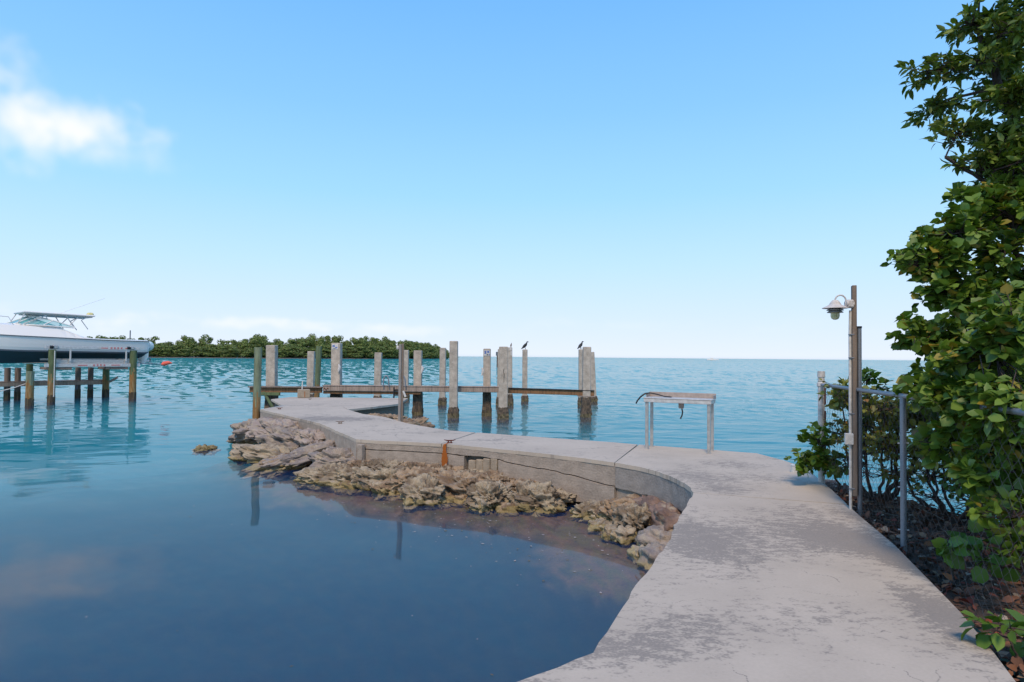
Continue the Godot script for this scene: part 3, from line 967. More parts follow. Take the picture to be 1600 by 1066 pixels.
func old_dock() -> void:
	var t: Node3D
	piling(Vector3(-9.49, 0, -25.4), 0.36, 2.72, 0.0, Vector2(0, 0), 0.9, "pale concrete piling behind the far end of the timber beam beside the green post")
	piling(Vector3(-10.05, 0, -32.0), 0.33, 2.53, 0.1, Vector2(0, 0), 0.4, "concrete piling standing behind the small concrete block and white pole")
	t = piling(Vector3(-6.93, 0, -25.4), 0.36, 2.83, 0.0, Vector2(0, 0), 0.9, "broad concrete piling with a small worn sign at its top and a white fitting")
	plate(t, Vector3(-0.02, 2.68, 0.188), Vector2(0.24, 0.22), [[-0.05, 0.03, 0.09, 0.07, "blue_sign"], [0.05, -0.03, 0.08, 0.05, "blue_sign"], [-0.03, -0.07, 0.11, 0.02, "stripe"]])
	fitting(t, Vector3(0.13, 1.85, 0.23))
	piling(Vector3(-6.48, 0, -31.0), 0.33, 2.49, 0.05, Vector2(0, 0), 0.4, "short concrete piling standing alone behind the middle of the beam")
	piling(Vector3(-5.61, 0, -34.0), 0.28, 2.65, 0.0, Vector2(0, 0), 0.4, "concrete piling half hidden behind the slim grey post")
	t = piling(Vector3(-3.71, 0, -25.4), 0.31, 2.56, 0.0, Vector2(0, 0), 0.98, "concrete piling beside the black ladder with a white fitting on its edge")
	fitting(t, Vector3(0.16, 1.82, 0.18))
	piling(Vector3(-3.34, 0, -31.0), 0.29, 2.75, 0.0, Vector2(0, 0), 0.35, "slender concrete piling in the far row left of the tallest piling")
	piling(Vector3(-2.21, 0, -24.5), 0.31, 2.93, 0.0, Vector2(0, 0.004), 0.42, "tallest cracked concrete piling standing in front of the beam")
	t = piling(Vector3(-0.97, 0, -25.4), 0.29, 2.66, 0.0, Vector2(0, 0), 0.95, "concrete piling with a blue and white sign near its top")
	plate(t, Vector3(0, 2.48, 0.153), Vector2(0.24, 0.22), [[-0.06, 0.03, 0.07, 0.12, "blue_sign"], [0.05, 0.05, 0.08, 0.08, "blue_sign"], [0.02, -0.06, 0.05, 0.05, "stripe"], [0.09, -0.06, 0.03, 0.06, "blue_sign"]])
	fitting(t, Vector3(-0.2, 1.75, 0.1))
	piling(Vector3(-0.32, 0, -24.5), 0.34, 2.73, 0.0, Vector2(0, -0.004), 0.42, "broad cracked concrete piling in front of the beam joint")
	piling(Vector3(-0.56, 0, -31.0), 0.29, 2.71, 0.0, Vector2(0, 0), 0.4, "piling showing behind the left edge of the broad cracked piling")
	t = piling(Vector3(-0.10, 0, -31.0), 0.29, 2.80, 0.0, Vector2(0, 0), 0.55, "piling with white droppings behind the right edge of the broad cracked piling")
	var g := Geo.new()
	g.box(Vector3(0.06, 2.72, 0.149), Vector3(0.11, 0.12, 0.006), 0.002)
	g.box(Vector3(0.09, 2.52, 0.149), Vector3(0.05, 0.22, 0.006), 0.002)
	obj("white_splash", g, M.white_paint, t)
	piling(Vector3(0.70, 0, -33.9), 0.27, 2.74, 0.0, Vector2(0, 0), 0.3, "slim far piling with a black bird perched on top")
	piling(Vector3(2.91, 0, -25.05), 0.31, 2.76, 0.0, Vector2(0, 0), 0.8, "concrete piling at the open end of the rusty beam")
	piling(Vector3(3.44, 0, -31.5), 0.27, 2.74, 0.0, Vector2(0, 0), 0.4, "far piling with a black bird behind the end piling")
	piling(Vector3(4.36, 0, -33.9), 0.27, 2.64, 0.0, Vector2(0, 0.055), 0.3, "leaning far piling behind the beam's open end")
	# cracks on the two front pilings: dark tubes laid on the faces, the shade inside given by colour
	for a in [[-2.27, -24.34, 2.25, 0.5], [-0.30, -24.32, 1.9, 0.55]]:
		g = Geo.new()
		var pts := []
		for k in 9:
			pts.append(Vector3(a[0] + 0.03 * nz.get_noise_2d(k * 3.0, a[0]), a[2] - a[3] * k / 8.0, a[1]))
		g.tube(pts, [0.004, 0.010, 0.006, 0.012, 0.007, 0.010, 0.005, 0.006, 0.003], 5)
		var owner_node: Node3D = get_node("concrete_piling_007") if a[0] < -1.0 else get_node("concrete_piling_009")
		var o := obj("crack", g, M.dark_wood, owner_node)
		o.transform = owner_node.transform.affine_inverse()

	# timber beams
	t = thing("timber_beam", "brown timber beam with grey top board at the far end by the green posts", "beam", Vector3(-10.2, 0.9, -25.0), 0.0, "beams of the old dock")
	g = Geo.new(); g.box(Vector3(1.4, 0.07, 0), Vector3(2.8, 0.19, 0.14), 0.01); obj("joist", g, M.beam_brown, t)
	g = Geo.new(); g.box(Vector3(1.4, 0.19, 0.0), Vector3(2.86, 0.045, 0.34), 0.008); obj("top_board", g, M.grey_wood, t)
	g = Geo.new(); g.tube([Vector3(0.55, 0.0, 0.05), Vector3(1.0, -0.75, 0.05)], [0.06], 6); obj("brace", g, M.green_dark, t)
	g = Geo.new(); g.box(Vector3(0.82, -0.08, 0.06), Vector3(0.75, 0.12, 0.10), 0.01); obj("cleat_block", g, M.green_dark, t)
	t = thing("timber_beam", "long weathered grey timber beam spanning the middle pilings", "beam", Vector3(-7.35, 0.9, -25.0), 0.0, "beams of the old dock")
	g = Geo.new(); g.box(Vector3(3.6, 0.145, 0.02), Vector3(7.2, 0.19, 0.10), 0.012); obj("face_board", g, M.beam_grey, t)
	g = Geo.new(); g.box(Vector3(1.9, -0.01, -0.05), Vector3(3.8, 0.10, 0.12), 0.01); obj("lower_joist", g, M.beam_brown, t)
	g = Geo.new(); g.box(Vector3(3.6, 0.262, -0.1), Vector3(7.2, 0.035, 0.38), 0.008); obj("top_board", g, M.beam_grey, t)
	for k in 3:
		g = Geo.new(); g.tube([Vector3(0.08 + 0.06 * k, 0.16 - 0.05 * (k % 2), 0.06), Vector3(0.08 + 0.06 * k, 0.16 - 0.05 * (k % 2), 0.10)], [0.022], 8); obj("bolt", g, M.rust, t)
	t = thing("timber_beam", "rusty brown beam with a dark ragged top running to the open end", "beam", Vector3(-0.14, 0.9, -25.0), 0.0, "beams of the old dock")
	t.rotation.z = -0.022
	g = Geo.new(); g.box(Vector3(1.68, 0.12, 0), Vector3(3.36, 0.19, 0.12), 0.01); obj("joist", g, M.beam_brown, t)
	g = Geo.new(); g.box(Vector3(1.68, 0.225, -0.02), Vector3(3.36, 0.028, 0.26), 0.006); obj("top_board", g, M.dark_wood, t)
	g = Geo.new(); g.box(Vector3(3.05, 0.0, 0.02), Vector3(0.68, 0.035, 0.18), 0.006); obj("plate", g, M.beam_grey, t)

	# green posts
	t = thing("green_post", "pale green timber post with an orange stained foot at the pier corner", "post", Vector3(-7.5, 0, -18.85), 0.0, "treated timber posts")
	t.rotation.z = -0.012
	stained_pole(t, 0.108, 2.56, 1.1, Color(0.27, 0.32, 0.20), Color(0.34, 0.17, 0.05))
	t = thing("green_post", "darker green timber post behind the small concrete block", "post", Vector3(-8.28, 0, -27.2), 0.0, "treated timber posts")
	t.rotation.z = -0.03
	stained_pole(t, 0.115, 2.72, 1.15, Color(0.19, 0.25, 0.13), Color(0.30, 0.17, 0.06))
	# slim grey channel post on the pier by the notch
	t = thing("grey_post", "slim weathered grey post standing on the pier beside the notch", "post", Vector3(-2.72, TOP, -15.75), 0.1)
	g = Geo.new(); g.box(Vector3(-0.028, 0.93, 0), Vector3(0.062, 1.9, 0.07), 0.008); obj("shaft", g, M.pale_post, t)
	g = Geo.new(); g.box(Vector3(0.034, 0.94, -0.012), Vector3(0.055, 1.92, 0.05), 0.008); obj("side_rail", g, M.grey_wood, t)
	g = Geo.new(); g.box(Vector3(0.085, 0.66, 0.0), Vector3(0.05, 0.16, 0.03), 0.006, Basis(Vector3(0, 0, 1), 0.4)); obj("bracket", g, M.white_plastic, t)
	g = Geo.new(); g.box(Vector3(-0.09, 1.80, 0.0), Vector3(0.06, 0.10, 0.06), 0.02); obj("float", g, M.white_paint, t)

	# ladder over the beam
	t = thing("dock_ladder", "black ladder with grey grab hoops hanging from the timber beam", "ladder", Vector3(-4.55, 0, -24.85))
	for x in [-0.16, 0.16]:
		g = Geo.new(); g.box(Vector3(x + 0.15, 0.72, 0), Vector3(0.05, 0.80, 0.06), 0.008); obj("stile", g, M.black, t)
	for k in 4:
		g = Geo.new(); g.box(Vector3(0.15, 0.42 + 0.2 * k, 0), Vector3(0.28, 0.05, 0.08), 0.008); obj("rung", g, M.black, t)
	for x in [-0.42, 0.22]:
		var pts := []
		for k in 11:
			var a := PI * k / 10.0
			pts.append(Vector3(x + 0.10 - 0.11 * cos(a), 1.15 + 0.42 * pow(sin(a), 0.7), 0.0))
		g = Geo.new(); g.tube(pts, [0.028], 8); obj("grab_hoop", g, M.galvanised, t)

	# concrete block with a white pole on the far platform
	t = thing("concrete_block", "small concrete block with a rust streak holding a thin white pole", "block", Vector3(-7.78, TOP, -24.0), 0.35)
	g = Geo.new(); g.box(Vector3(0, 0.155, 0), Vector3(0.44, 0.31, 0.34), 0.02); obj("body", g, M.brick, t)
	g = Geo.new(); g.tube([Vector3(-0.06, 0.3, 0), Vector3(-0.05, 0.62, 0)], [0.024], 8); obj("pole", g, M.white_plastic, t)
	g = Geo.new(); g.box(Vector3(0.03, 0.13, 0.172), Vector3(0.025, 0.22, 0.004)); obj("rust_streak", g, M.rust_stain, t)

	# channel marker far out and a boat on the horizon
	t = thing("channel_marker", "thin dark channel marker standing far out in the water", "marker", Vector3(-3.4, 0, -150))
	g = Geo.new(); g.tube([Vector3(0, -2, 0), Vector3(0, 3.2, 0)], [0.16], 8); obj("pole", g, M.dark_wood, t)
	g = Geo.new(); g.box(Vector3(0.0, 3.0, 0.2), Vector3(0.7, 0.9, 0.06), 0.02); obj("board", g, M.stripe, t)
	t = thing("distant_boat", "tiny pale boat far off on the horizon", "boat", Vector3(282, 0.1, -900))
	g = Geo.new(); g.prism(PackedVector2Array([Vector2(-8, -1.6), Vector2(5, -1.6), Vector2(9, 0), Vector2(5, 1.6), Vector2(-8, 1.6)]), -0.3, 1.5, 0.2); obj("hull", g, M.gelcoat_hull, t)
	g = Geo.new(); g.box(Vector3(-1, 2.4, 0), Vector3(4.5, 2.0, 2.2), 0.4); obj("cabin", g, M.gelcoat_hull, t)

	cleats()
	birds()

func cleat(at: Vector3, turn: float, k: float, m: Material, label: String) -> Node3D:
	var t := thing("mooring_cleat", label, "cleat", at, turn, "mooring cleats on the pier")
	var g := Geo.new()
	g.box(Vector3(0, 0.008, 0), Vector3(0.14, 0.016, 0.07) * k, 0.004)
	obj("base", g, m, t)
	for x in [-0.04, 0.04]:
		g = Geo.new(); g.tube([Vector3(x * k, 0.01, 0), Vector3(x * 0.8 * k, 0.06 * k, 0)], [0.018 * k, 0.014 * k], 8); obj("leg", g, m, t)
	g = Geo.new(); g.tube([Vector3(-0.15 * k, 0.085 * k, 0), Vector3(-0.07 * k, 0.068 * k, 0), Vector3(0, 0.062 * k, 0), Vector3(0.07 * k, 0.068 * k, 0), Vector3(0.15 * k, 0.085 * k, 0)], [0.007 * k, 0.015 * k, 0.018 * k, 0.015 * k, 0.007 * k], 8); obj("horn", g, m, t)
	return t

func cleats() -> void:
	cleat(Vector3(-1.13, TOP, -11.82), 0.1, 0.72, M.rust, "rusty red cleat with an orange rust streak down the wall")
	# the rust run: over the slab's rim and down the wall face, a thin crust with an uneven outline
	var g := Geo.new()
	var path := [[Vector3(-1.15, TOP + 0.004, -11.80), 0.016], [Vector3(-1.19, TOP + 0.004, -11.70), 0.020], [Vector3(-1.205, TOP - 0.008, -11.645), 0.026], [Vector3(-1.205, 0.62, -11.628), 0.042], [Vector3(-1.20, 0.50, -11.620), 0.056], [Vector3(-1.20, 0.40, -11.612), 0.06], [Vector3(-1.20, 0.29, -11.606), 0.062]]
	for i in path.size() - 1:
		var a: Vector3 = path[i][0]
		var b: Vector3 = path[i + 1][0]
		var side := Vector3(0.93, 0, -0.36) if i > 1 else Vector3(0.95, 0, 0.3)
		for k in 6:
			var t0 := k / 6.0
			var t1 := (k + 1) / 6.0
			var p := a.lerp(b, t0)
			var q := a.lerp(b, t1)
			var w0: float = lerpf(path[i][1], path[i + 1][1], t0) * (1.0 + 0.4 * nz.get_noise_1d((i + t0) * 14.0))
			var w1: float = lerpf(path[i][1], path[i + 1][1], t1) * (1.0 + 0.4 * nz.get_noise_1d((i + t1) * 14.0))
			g.quad(p - side * w0, p + side * w0, q + side * w1, q - side * w1, Vector3(-0.3, 0.5, 0.9))
	var o := obj("rust_streak", g, M.rust_stain, get_node("concrete_pier"))
	o.set_meta("label", "bright orange rust run down the wall below the cleat")
	cleat(Vector3(-4.0, TOP, -15.0), 0.4, 0.7, M.grey_wood, "small grey brown cleat on the pier's dark smooth patch edge")
	cleat(Vector3(-6.78, TOP, -18.75), 0.2, 0.6, M.rust, "dark stub cleat at the far pier corner by the green post")
	cleat(Vector3(-7.2, TOP, -22.9), 0.0, 0.5, M.grey_wood, "small cleat on the far platform of the pier")

func bird(at: Vector3, turn: float, k: float, label: String, white := false) -> void:
	var t := thing("black_bird" if not white else "pale_bird", label, "bird", at, turn, "birds perched on the pilings")
	var g := Geo.new()
	g.tube([Vector3(-0.30, 0.02, 0) * k, Vector3(-0.20, 0.10, 0) * k, Vector3(-0.10, 0.20, 0) * k, Vector3(0.0, 0.30, 0) * k, Vector3(0.06, 0.39, 0) * k, Vector3(0.08, 0.45, 0) * k, Vector3(0.10, 0.50, 0) * k, Vector3(0.14, 0.515, 0) * k, Vector3(0.19, 0.51, 0) * k, Vector3(0.25, 0.50, 0) * k], [0.015 * k, 0.05 * k, 0.095 * k, 0.10 * k, 0.06 * k, 0.04 * k, 0.042 * k, 0.042 * k, 0.016 * k, 0.005 * k], 12)
	obj("body", g, M.bird if not white else M.grey_wood, t)
	for z in [-0.04, 0.04]:
		g = Geo.new(); g.tube([Vector3(-0.03, 0.16, z) * k, Vector3(0.0, 0.0, z) * k], [0.014 * k], 6); obj("leg", g, M.bird, t)

func birds() -> void:
	bird(Vector3(0.72, 2.742, -33.9), 0.1, 0.78, "black bird facing right on the slim far piling")
	bird(Vector3(3.40, 2.742, -31.5), 0.5, 0.74, "black bird on the far piling behind the end piling")
	bird(Vector3(-0.04, 2.802, -31.0), 1.3, 0.40, "small dark bird on the piling with white droppings", true)

# ---------------------------------------------------------------- boat on its lift
const LIFT_AT := Vector3(-21.9, 0, -30.5)
const LIFT_TURN := 0.848     # local +x runs to the boat's stern, local +z faces the pier

func timber_pile(x: float, z: float, top: float, r: float, foot: float, upper: Material, label: String) -> void:
	var p := LIFT_AT + Basis(Vector3.UP, LIFT_TURN) * Vector3(x, 0, z)
	var t := thing("timber_piling", label, "piling", p, 0.0, "timber pilings of the boat lift")
	stained_pole(t, r, top, foot, Color(0.15, 0.20, 0.09) if upper == M.green_dark else Color(0.27, 0.31, 0.20) if upper == M.green_wood else Color(0.24, 0.19, 0.165), Color(0.33, 0.165, 0.05) if upper != M.grey_wood else Color(0.15, 0.12, 0.10))

# a round timber pole: treated wood above, an orange weathered stretch with a ragged edge, dark growth at the water
func stained_pole(t: Node3D, r: float, top: float, foot: float, upper: Color, lower: Color) -> void:
	var g := Geo.new()
	var w := Geo.new()
	var sides := 20
	var sd := t.position.x * 3.1
	var y := -5.3
	while y < top - 0.001:
		var y1 := minf(y + (0.5 if y < -0.9 else 0.05), top)
		for k in sides:
			var a := TAU * k / sides
			var b := TAU * (k + 1) / sides
			var d := Vector3(cos(a), 0, sin(a))
			var e := Vector3(cos(b), 0, sin(b))
			var n1 := nz.get_noise_3d(cos(a) * 1.5 + sd, y * 2.0, sin(a) * 1.5)
			var n2 := nz.get_noise_3d(cos(a) * 4.0 + sd, y * 0.9, sin(a) * 4.0 + 9.0)
			var grow := y < 0.30 + 0.12 * n1
			var h: Geo = w if grow else g
			var rr := r * (1.07 if grow else 1.0)
			h.col = upper.lerp(upper * 0.7, clampf(0.5 + 1.5 * n2, 0.0, 1.0))
			if y < foot + 0.35 * n1 + 0.5 * n2:
				h.col = lower.lerp(Color(lower.r * 1.1, lower.g * 1.5, lower.b * 2.2), clampf(0.4 + 2.0 * n1, 0.0, 1.0))
			if grow:
				h.col = Color(0.075, 0.055, 0.035).lerp(Color(0.16, 0.12, 0.07), clampf(0.4 + 2.0 * n2, 0.0, 1.0))
			h.tri(d * rr + Vector3.UP * y, e * rr + Vector3.UP * y, e * rr + Vector3.UP * y1, d, e, e)
			h.tri(d * rr + Vector3.UP * y, e * rr + Vector3.UP * y1, d * rr + Vector3.UP * y1, d, e, d)
			if y1 >= top:
				h.flat(Vector3.UP * top, d * r + Vector3.UP * top, e * r + Vector3.UP * top, Vector3.UP)
		y = y1
	obj("shaft", g, M.stained, t)
	obj("waterline_growth", w, M.growth, t)

func boat_lift() -> void:
	var bs := Basis(Vector3.UP, LIFT_TURN)
	timber_pile(0.0, 0.0, 2.50, 0.155, 1.15, M.green_dark, "green timber piling with a white pipe at the boat lift's near corner")
	timber_pile(3.5, 0.0, 2.50, 0.165, 1.25, M.green_dark, "green timber piling by the boat's stern with an orange band")
	timber_pile(0.0, -4.2, 1.75, 0.15, 1.2, M.green_dark, "dark green timber piling under the middle of the hull")
	timber_pile(3.5, -4.2, 1.72, 0.17, 0.9, M.green_dark, "green timber piling beyond the lift under the stern")
	timber_pile(-1.25, 2.0, 1.52, 0.155, 1.05, M.green_wood, "short pale topped piling standing before the boat lift")
	for a in [[-0.85, "first mauve grey catwalk piling"], [-0.42, "second mauve grey catwalk piling with a dark fender"], [2.25, "grey catwalk piling below the lift sign"], [2.85, "grey catwalk piling with a dark knob near its top"]]:
		timber_pile(a[0], -4.55, 1.55, 0.135, 0.7, M.grey_wood, a[1] + " behind the boat lift")
	var t := thing("catwalk", "low weathered timber catwalk behind the boat lift", "catwalk", LIFT_AT, LIFT_TURN)
	var g := Geo.new(); g.box(Vector3(-0.4, 0.70, -4.28), Vector3(8.2, 0.20, 0.10), 0.01); obj("stringer", g, M.beam_grey, t)
	for k in 28:
		g = Geo.new(); g.box(Vector3(-4.3 + 0.29 * k, 0.825, -4.78), Vector3(0.26, 0.04, 1.1), 0.006); obj("plank", g, M.grey_wood, t)
	g = Geo.new(); g.box(Vector3(3.9, 0.86, -4.28), Vector3(0.5, 0.12, 0.10), 0.01, Basis(Vector3(0, 0, 1), 0.55)); obj("broken_end", g, M.beam_grey, t)

	# lift machinery
	t = thing("boat_lift", "aluminium boat lift with sign plates carrying the white boat", "boat lift", LIFT_AT, LIFT_TURN)
	for z in [0.0, -4.2]:
		g = Geo.new(); g.box(Vector3(1.75, 2.60 if z == 0.0 else 1.86, z), Vector3(4.1, 0.15, 0.13), 0.01); obj("top_beam", g, M.aluminium_light, t)
	for x in [0.1, 3.4]:
		g = Geo.new(); g.box(Vector3(x, 2.62, 0.02), Vector3(0.22, 0.18, 0.22), 0.03); obj("motor", g, M.aluminium, t)
		g = Geo.new(); g.tube([Vector3(x - 0.22, 2.62, 0.08), Vector3(x - 0.06, 2.62, 0.08)], [0.07], 12); obj("pulley", g, M.black, t)
	for x in [0.72, 3.15]:
		g = Geo.new(); g.box(Vector3(x, 1.92, -2.1), Vector3(0.12, 0.26, 4.3), 0.008); obj("cradle_beam", g, M.aluminium, t)
		g = Geo.new(); g.box(Vector3(x, 2.22, 0.05), Vector3(0.07, 0.56, 0.03), 0.006); obj("strap", g, M.white_plastic, t)
	for z in [-1.25, -2.95]:
		g = Geo.new(); g.box(Vector3(1.8, 2.02, z), Vector3(4.0, 0.10, 0.18), 0.01); obj("bunk", g, M.aluminium, t)
	g = Geo.new(); g.box(Vector3(1.75, 1.74, 0.02), Vector3(4.1, 0.17, 0.10), 0.01); obj("side_beam", g, M.aluminium_light, t)
	g = Geo.new(); g.box(Vector3(1.75, 1.92, -0.05), Vector3(3.7, 0.19, 0.06), 0.01); obj("side_rail", g, M.aluminium, t)
	for x in [0.3, 2.75]:
		g = Geo.new(); g.box(Vector3(x, 1.59, -0.6), Vector3(1.0, 0.12, 1.3), 0.01); obj("carpeted_bunk", g, M.grey_wood, t)
	for a in [[2.7, 2.60, 0.075, 1.5], [1.95, 1.745, 0.085, 2.0]]:
		g = Geo.new(); g.box(Vector3(a[0], a[1], a[2]), Vector3(a[3], 0.135, 0.012)); var p := obj("sign_plate", g, M.white_plastic, t)
		p.set_meta("label", "white plate with red bars and red lettering")
		for q in [-0.36, 0.36]:
			g = Geo.new(); g.box(Vector3(a[0] + q * a[3], a[1], a[2] + 0.008), Vector3(a[3] * 0.2, 0.035, 0.006)); obj("red_bar", g, M.red, p)
		for q in 4:
			g = Geo.new()
			var x: float = a[0] + (q - 1.5) * 0.15
			g.box(Vector3(x - 0.03, a[1], a[2] + 0.008), Vector3(0.022, 0.095, 0.006))
			for yy in [-0.036, 0.0, 0.036]:
				g.box(Vector3(x + 0.008, a[1] + yy, a[2] + 0.0083), Vector3(0.05, 0.017, 0.006))
			obj("red_letter", g, M.red, p)
	g = Geo.new(); g.tube([Vector3(0.06, 2.45, 0.17), Vector3(0.06, 0.25, 0.17)], [0.025], 8); obj("white_pipe", g, M.white_plastic, t)
	# pole with an orange red float reaching past the stern
	t = thing("boat_pole", "thin pole with an orange red float sticking out past the stern", "pole", LIFT_AT, LIFT_TURN)
	g = Geo.new(); g.tube([Vector3(2.6, 1.88, -0.1), Vector3(4.95, 1.78, -0.1)], [0.022], 8); obj("pole", g, M.galvanised, t)
	g = Geo.new(); g.tube([Vector3(4.9, 1.76, -0.1), Vector3(5.0, 1.80, -0.1), Vector3(5.25, 1.86, -0.1), Vector3(5.42, 1.84, -0.1)], [0.04, 0.12, 0.10, 0.03], 10); obj("float", g, M.orange_red, t)
	t = thing("mooring_rope", "pale slack rope from the short piling to the catwalk", "rope")
	var a := LIFT_AT + bs * Vector3(-1.25, 1.02, 1.85)
	var b := LIFT_AT + bs * Vector3(-2.9, 0.5, 1.5)
	g = Geo.new(); g.tube([a, a.lerp(b, 0.3) + Vector3.DOWN * 0.06, a.lerp(b, 0.7) + Vector3.DOWN * 0.05, b], [0.02], 6); obj("rope", g, M.white_paint, t)
	boat()

func boat() -> void:
	var t := thing("cabin_cruiser", "white cabin cruiser with hardtop and dark bottom raised on a boat lift", "boat", LIFT_AT, LIFT_TURN)
	var stations := [[4.55, 1.22, 3.00, 2.42, 2.10], [4.3, 1.30, 3.02, 2.38, 2.06], [3.0, 1.36, 3.03, 2.38, 1.98], [1.5, 1.40, 3.07, 2.39, 1.92], [0.0, 1.40, 3.12, 2.41, 1.86], [-1.5, 1.30, 3.17, 2.44, 1.82], [-2.8, 1.0, 3.24, 2.55, 1.90], [-3.8, 0.55, 3.31, 2.75, 2.15], [-4.6, 0.04, 3.38, 3.1, 2.8]]
	var fine := []
	for i in stations.size() - 1:
		for k in 4:
			var q := []
			for m in 5:
				q.append(cubic_interpolate(stations[i][m], stations[i + 1][m], stations[maxi(i - 1, 0)][m], stations[mini(i + 2, stations.size() - 1)][m], k / 4.0))
			fine.append(q)
	fine.append(stations[-1])
	var hull := Geo.new()
	var bottom := Geo.new()
	var deck := Geo.new()
	var rail := Geo.new()
	var stripe := Geo.new()
	for s in [-1.0, 1.0]:
		for i in fine.size() - 1:
			var a: Array = fine[i]
			var b: Array = fine[i + 1]
			var pa := func(q: Array, f: float) -> Vector3:
				# f 0 chine .. 1 sheer, with flare
				return Vector3(q[0], lerpf(q[3], q[2], f), -2.1 + s * q[1] * lerpf(0.90, 1.0, pow(f, 0.7)))
			for f in 4:
				hull.quad(pa.call(a, f / 4.0), pa.call(b, f / 4.0), pa.call(b, (f + 1) / 4.0), pa.call(a, (f + 1) / 4.0), Vector3(-0.2, 0, s))
			stripe.quad(pa.call(a, 0.0) + Vector3(0, -0.03, s * 0.006), pa.call(b, 0.0) + Vector3(0, -0.03, s * 0.006), pa.call(b, 0.06) + Vector3(0, 0, s * 0.006), pa.call(a, 0.06) + Vector3(0, 0, s * 0.006), Vector3(0, 0, s))
			bottom.quad(pa.call(a, 0.0), pa.call(b, 0.0), Vector3(b[0], b[4], -2.1), Vector3(a[0], a[4], -2.1), Vector3(0, -1, s))
			rail.quad(pa.call(a, 0.93) + Vector3(0, 0, s * 0.03), pa.call(b, 0.93) + Vector3(0, 0, s * 0.03), pa.call(b, 0.985) + Vector3(0, 0, s * 0.03), pa.call(a, 0.985) + Vector3(0, 0, s * 0.03), Vector3(0, 0, s))
			rail.quad(pa.call(a, 0.93) + Vector3(0, 0, s * 0.03), pa.call(b, 0.93) + Vector3(0, 0, s * 0.03), pa.call(b, 0.93), pa.call(a, 0.93), Vector3(0, -1, 0))
			# deck: side decks rise to a raised foredeck and cabin side
			var up := func(q: Array) -> float: return 0.05 + 0.50 * smoothstep(1.9, 0.2, q[0]) * smoothstep(-4.7, -1.8, q[0])
			var sa: Vector3 = pa.call(a, 1.0)
			var sb: Vector3 = pa.call(b, 1.0)
			var ia := Vector3(a[0], sa.y + up.call(a) * 0.85, -2.1 + s * a[1] * 0.80)
			var ib := Vector3(b[0], sb.y + up.call(b) * 0.85, -2.1 + s * b[1] * 0.80)
			var ja := Vector3(a[0], sa.y + up.call(a), -2.1 + s * a[1] * 0.55)
			var jb := Vector3(b[0], sb.y + up.call(b), -2.1 + s * b[1] * 0.55)
			deck.quad(sa, sb, ib, ia, Vector3(0, 1, s))
			deck.quad(ia, ib, jb, ja, Vector3(0, 1, s * 0.3))
			if b[0] < 0.4 or a[0] > 4.0:
				deck.quad(ja, jb, Vector3(b[0], jb.y + 0.03, -2.1), Vector3(a[0], ja.y + 0.03, -2.1), Vector3.UP)
			else:
				deck.quad(ja, jb, jb + Vector3(0, -0.7, 0), ja + Vector3(0, -0.7, 0), Vector3(0, 0, -s))
	var q0: Array = fine[0]
	for s in [-1.0, 1.0]:   # transom
		hull.quad(Vector3(q0[0], q0[2], -2.1), Vector3(q0[0], q0[2], -2.1 + s * q0[1]), Vector3(q0[0], q0[3], -2.1 + s * q0[1] * 0.9), Vector3(q0[0], q0[4], -2.1), Vector3.RIGHT)
	obj("hull", hull, M.gelcoat_hull, t)
	obj("bottom", bottom, M.antifoul, t)
	obj("deck", deck, M.gelcoat, t)
	obj("rub_rail", rail, M.stripe, t)
	obj("waterline_stripe", stripe, M.stripe, t)
	var g := Geo.new()
	# rounded swim platform at the stern
	g.tube([Vector3(4.5, 2.78, -3.1), Vector3(4.72, 2.76, -2.7), Vector3(4.8, 2.74, -2.1), Vector3(4.72, 2.76, -1.5), Vector3(4.5, 2.78, -1.1)], [0.20, 0.27, 0.28, 0.27, 0.20], 14)
	obj("swim_platform", g, M.gelcoat, t)
	# stern drive
	var sd := Node3D.new(); sd.name = "stern_drive"; t.add_child(sd)
	g = Geo.new(); g.tube([Vector3(4.55, 2.62, -2.1), Vector3(4.62, 2.38, -2.1), Vector3(4.66, 2.18, -2.1), Vector3(4.64, 1.98, -2.1), Vector3(4.62, 1.80, -2.1)], [0.25, 0.32, 0.27, 0.22, 0.14], 12); obj("leg", g, M.gelcoat, sd)
	g = Geo.new(); g.tube([Vector3(4.30, 1.93, -2.1), Vector3(4.5, 1.93, -2.1), Vector3(4.8, 1.93, -2.1), Vector3(5.0, 1.94, -2.1)], [0.04, 0.12, 0.11, 0.05], 12); obj("gearcase", g, M.gelcoat, sd)
	g = Geo.new(); g.box(Vector3(4.72, 2.10, -2.1), Vector3(0.55, 0.03, 0.36), 0.01); obj("cavitation_plate", g, M.gelcoat, sd)
	for k in 3:
		g = Geo.new(); g.box(Vector3(5.02, 1.94, -2.1) + Basis(Vector3.RIGHT, TAU * k / 3.0) * Vector3(0, 0.12, 0), Vector3(0.03, 0.2, 0.11), 0.01, Basis(Vector3.RIGHT, TAU * k / 3.0) * Basis(Vector3.UP, 0.5)); obj("propeller_blade", g, M.galvanised, sd)
	# windshield: frame and panes, raked aft
	var ws := Node3D.new(); ws.name = "windshield"; t.add_child(ws)
	var foot := [Vector3(1.15, 3.60, -0.95), Vector3(-0.2, 3.66, -0.93), Vector3(-1.25, 3.70, -1.35), Vector3(-1.45, 3.72, -2.1), Vector3(-1.25, 3.70, -2.85), Vector3(-0.2, 3.66, -3.27), Vector3(1.15, 3.60, -3.25)]
	var head := [Vector3(1.05, 3.66, -1.0), Vector3(0.25, 3.93, -1.08), Vector3(-0.45, 4.12, -1.45), Vector3(-0.55, 4.15, -2.1), Vector3(-0.45, 4.12, -2.75), Vector3(0.25, 3.93, -3.12), Vector3(1.05, 3.66, -3.2)]
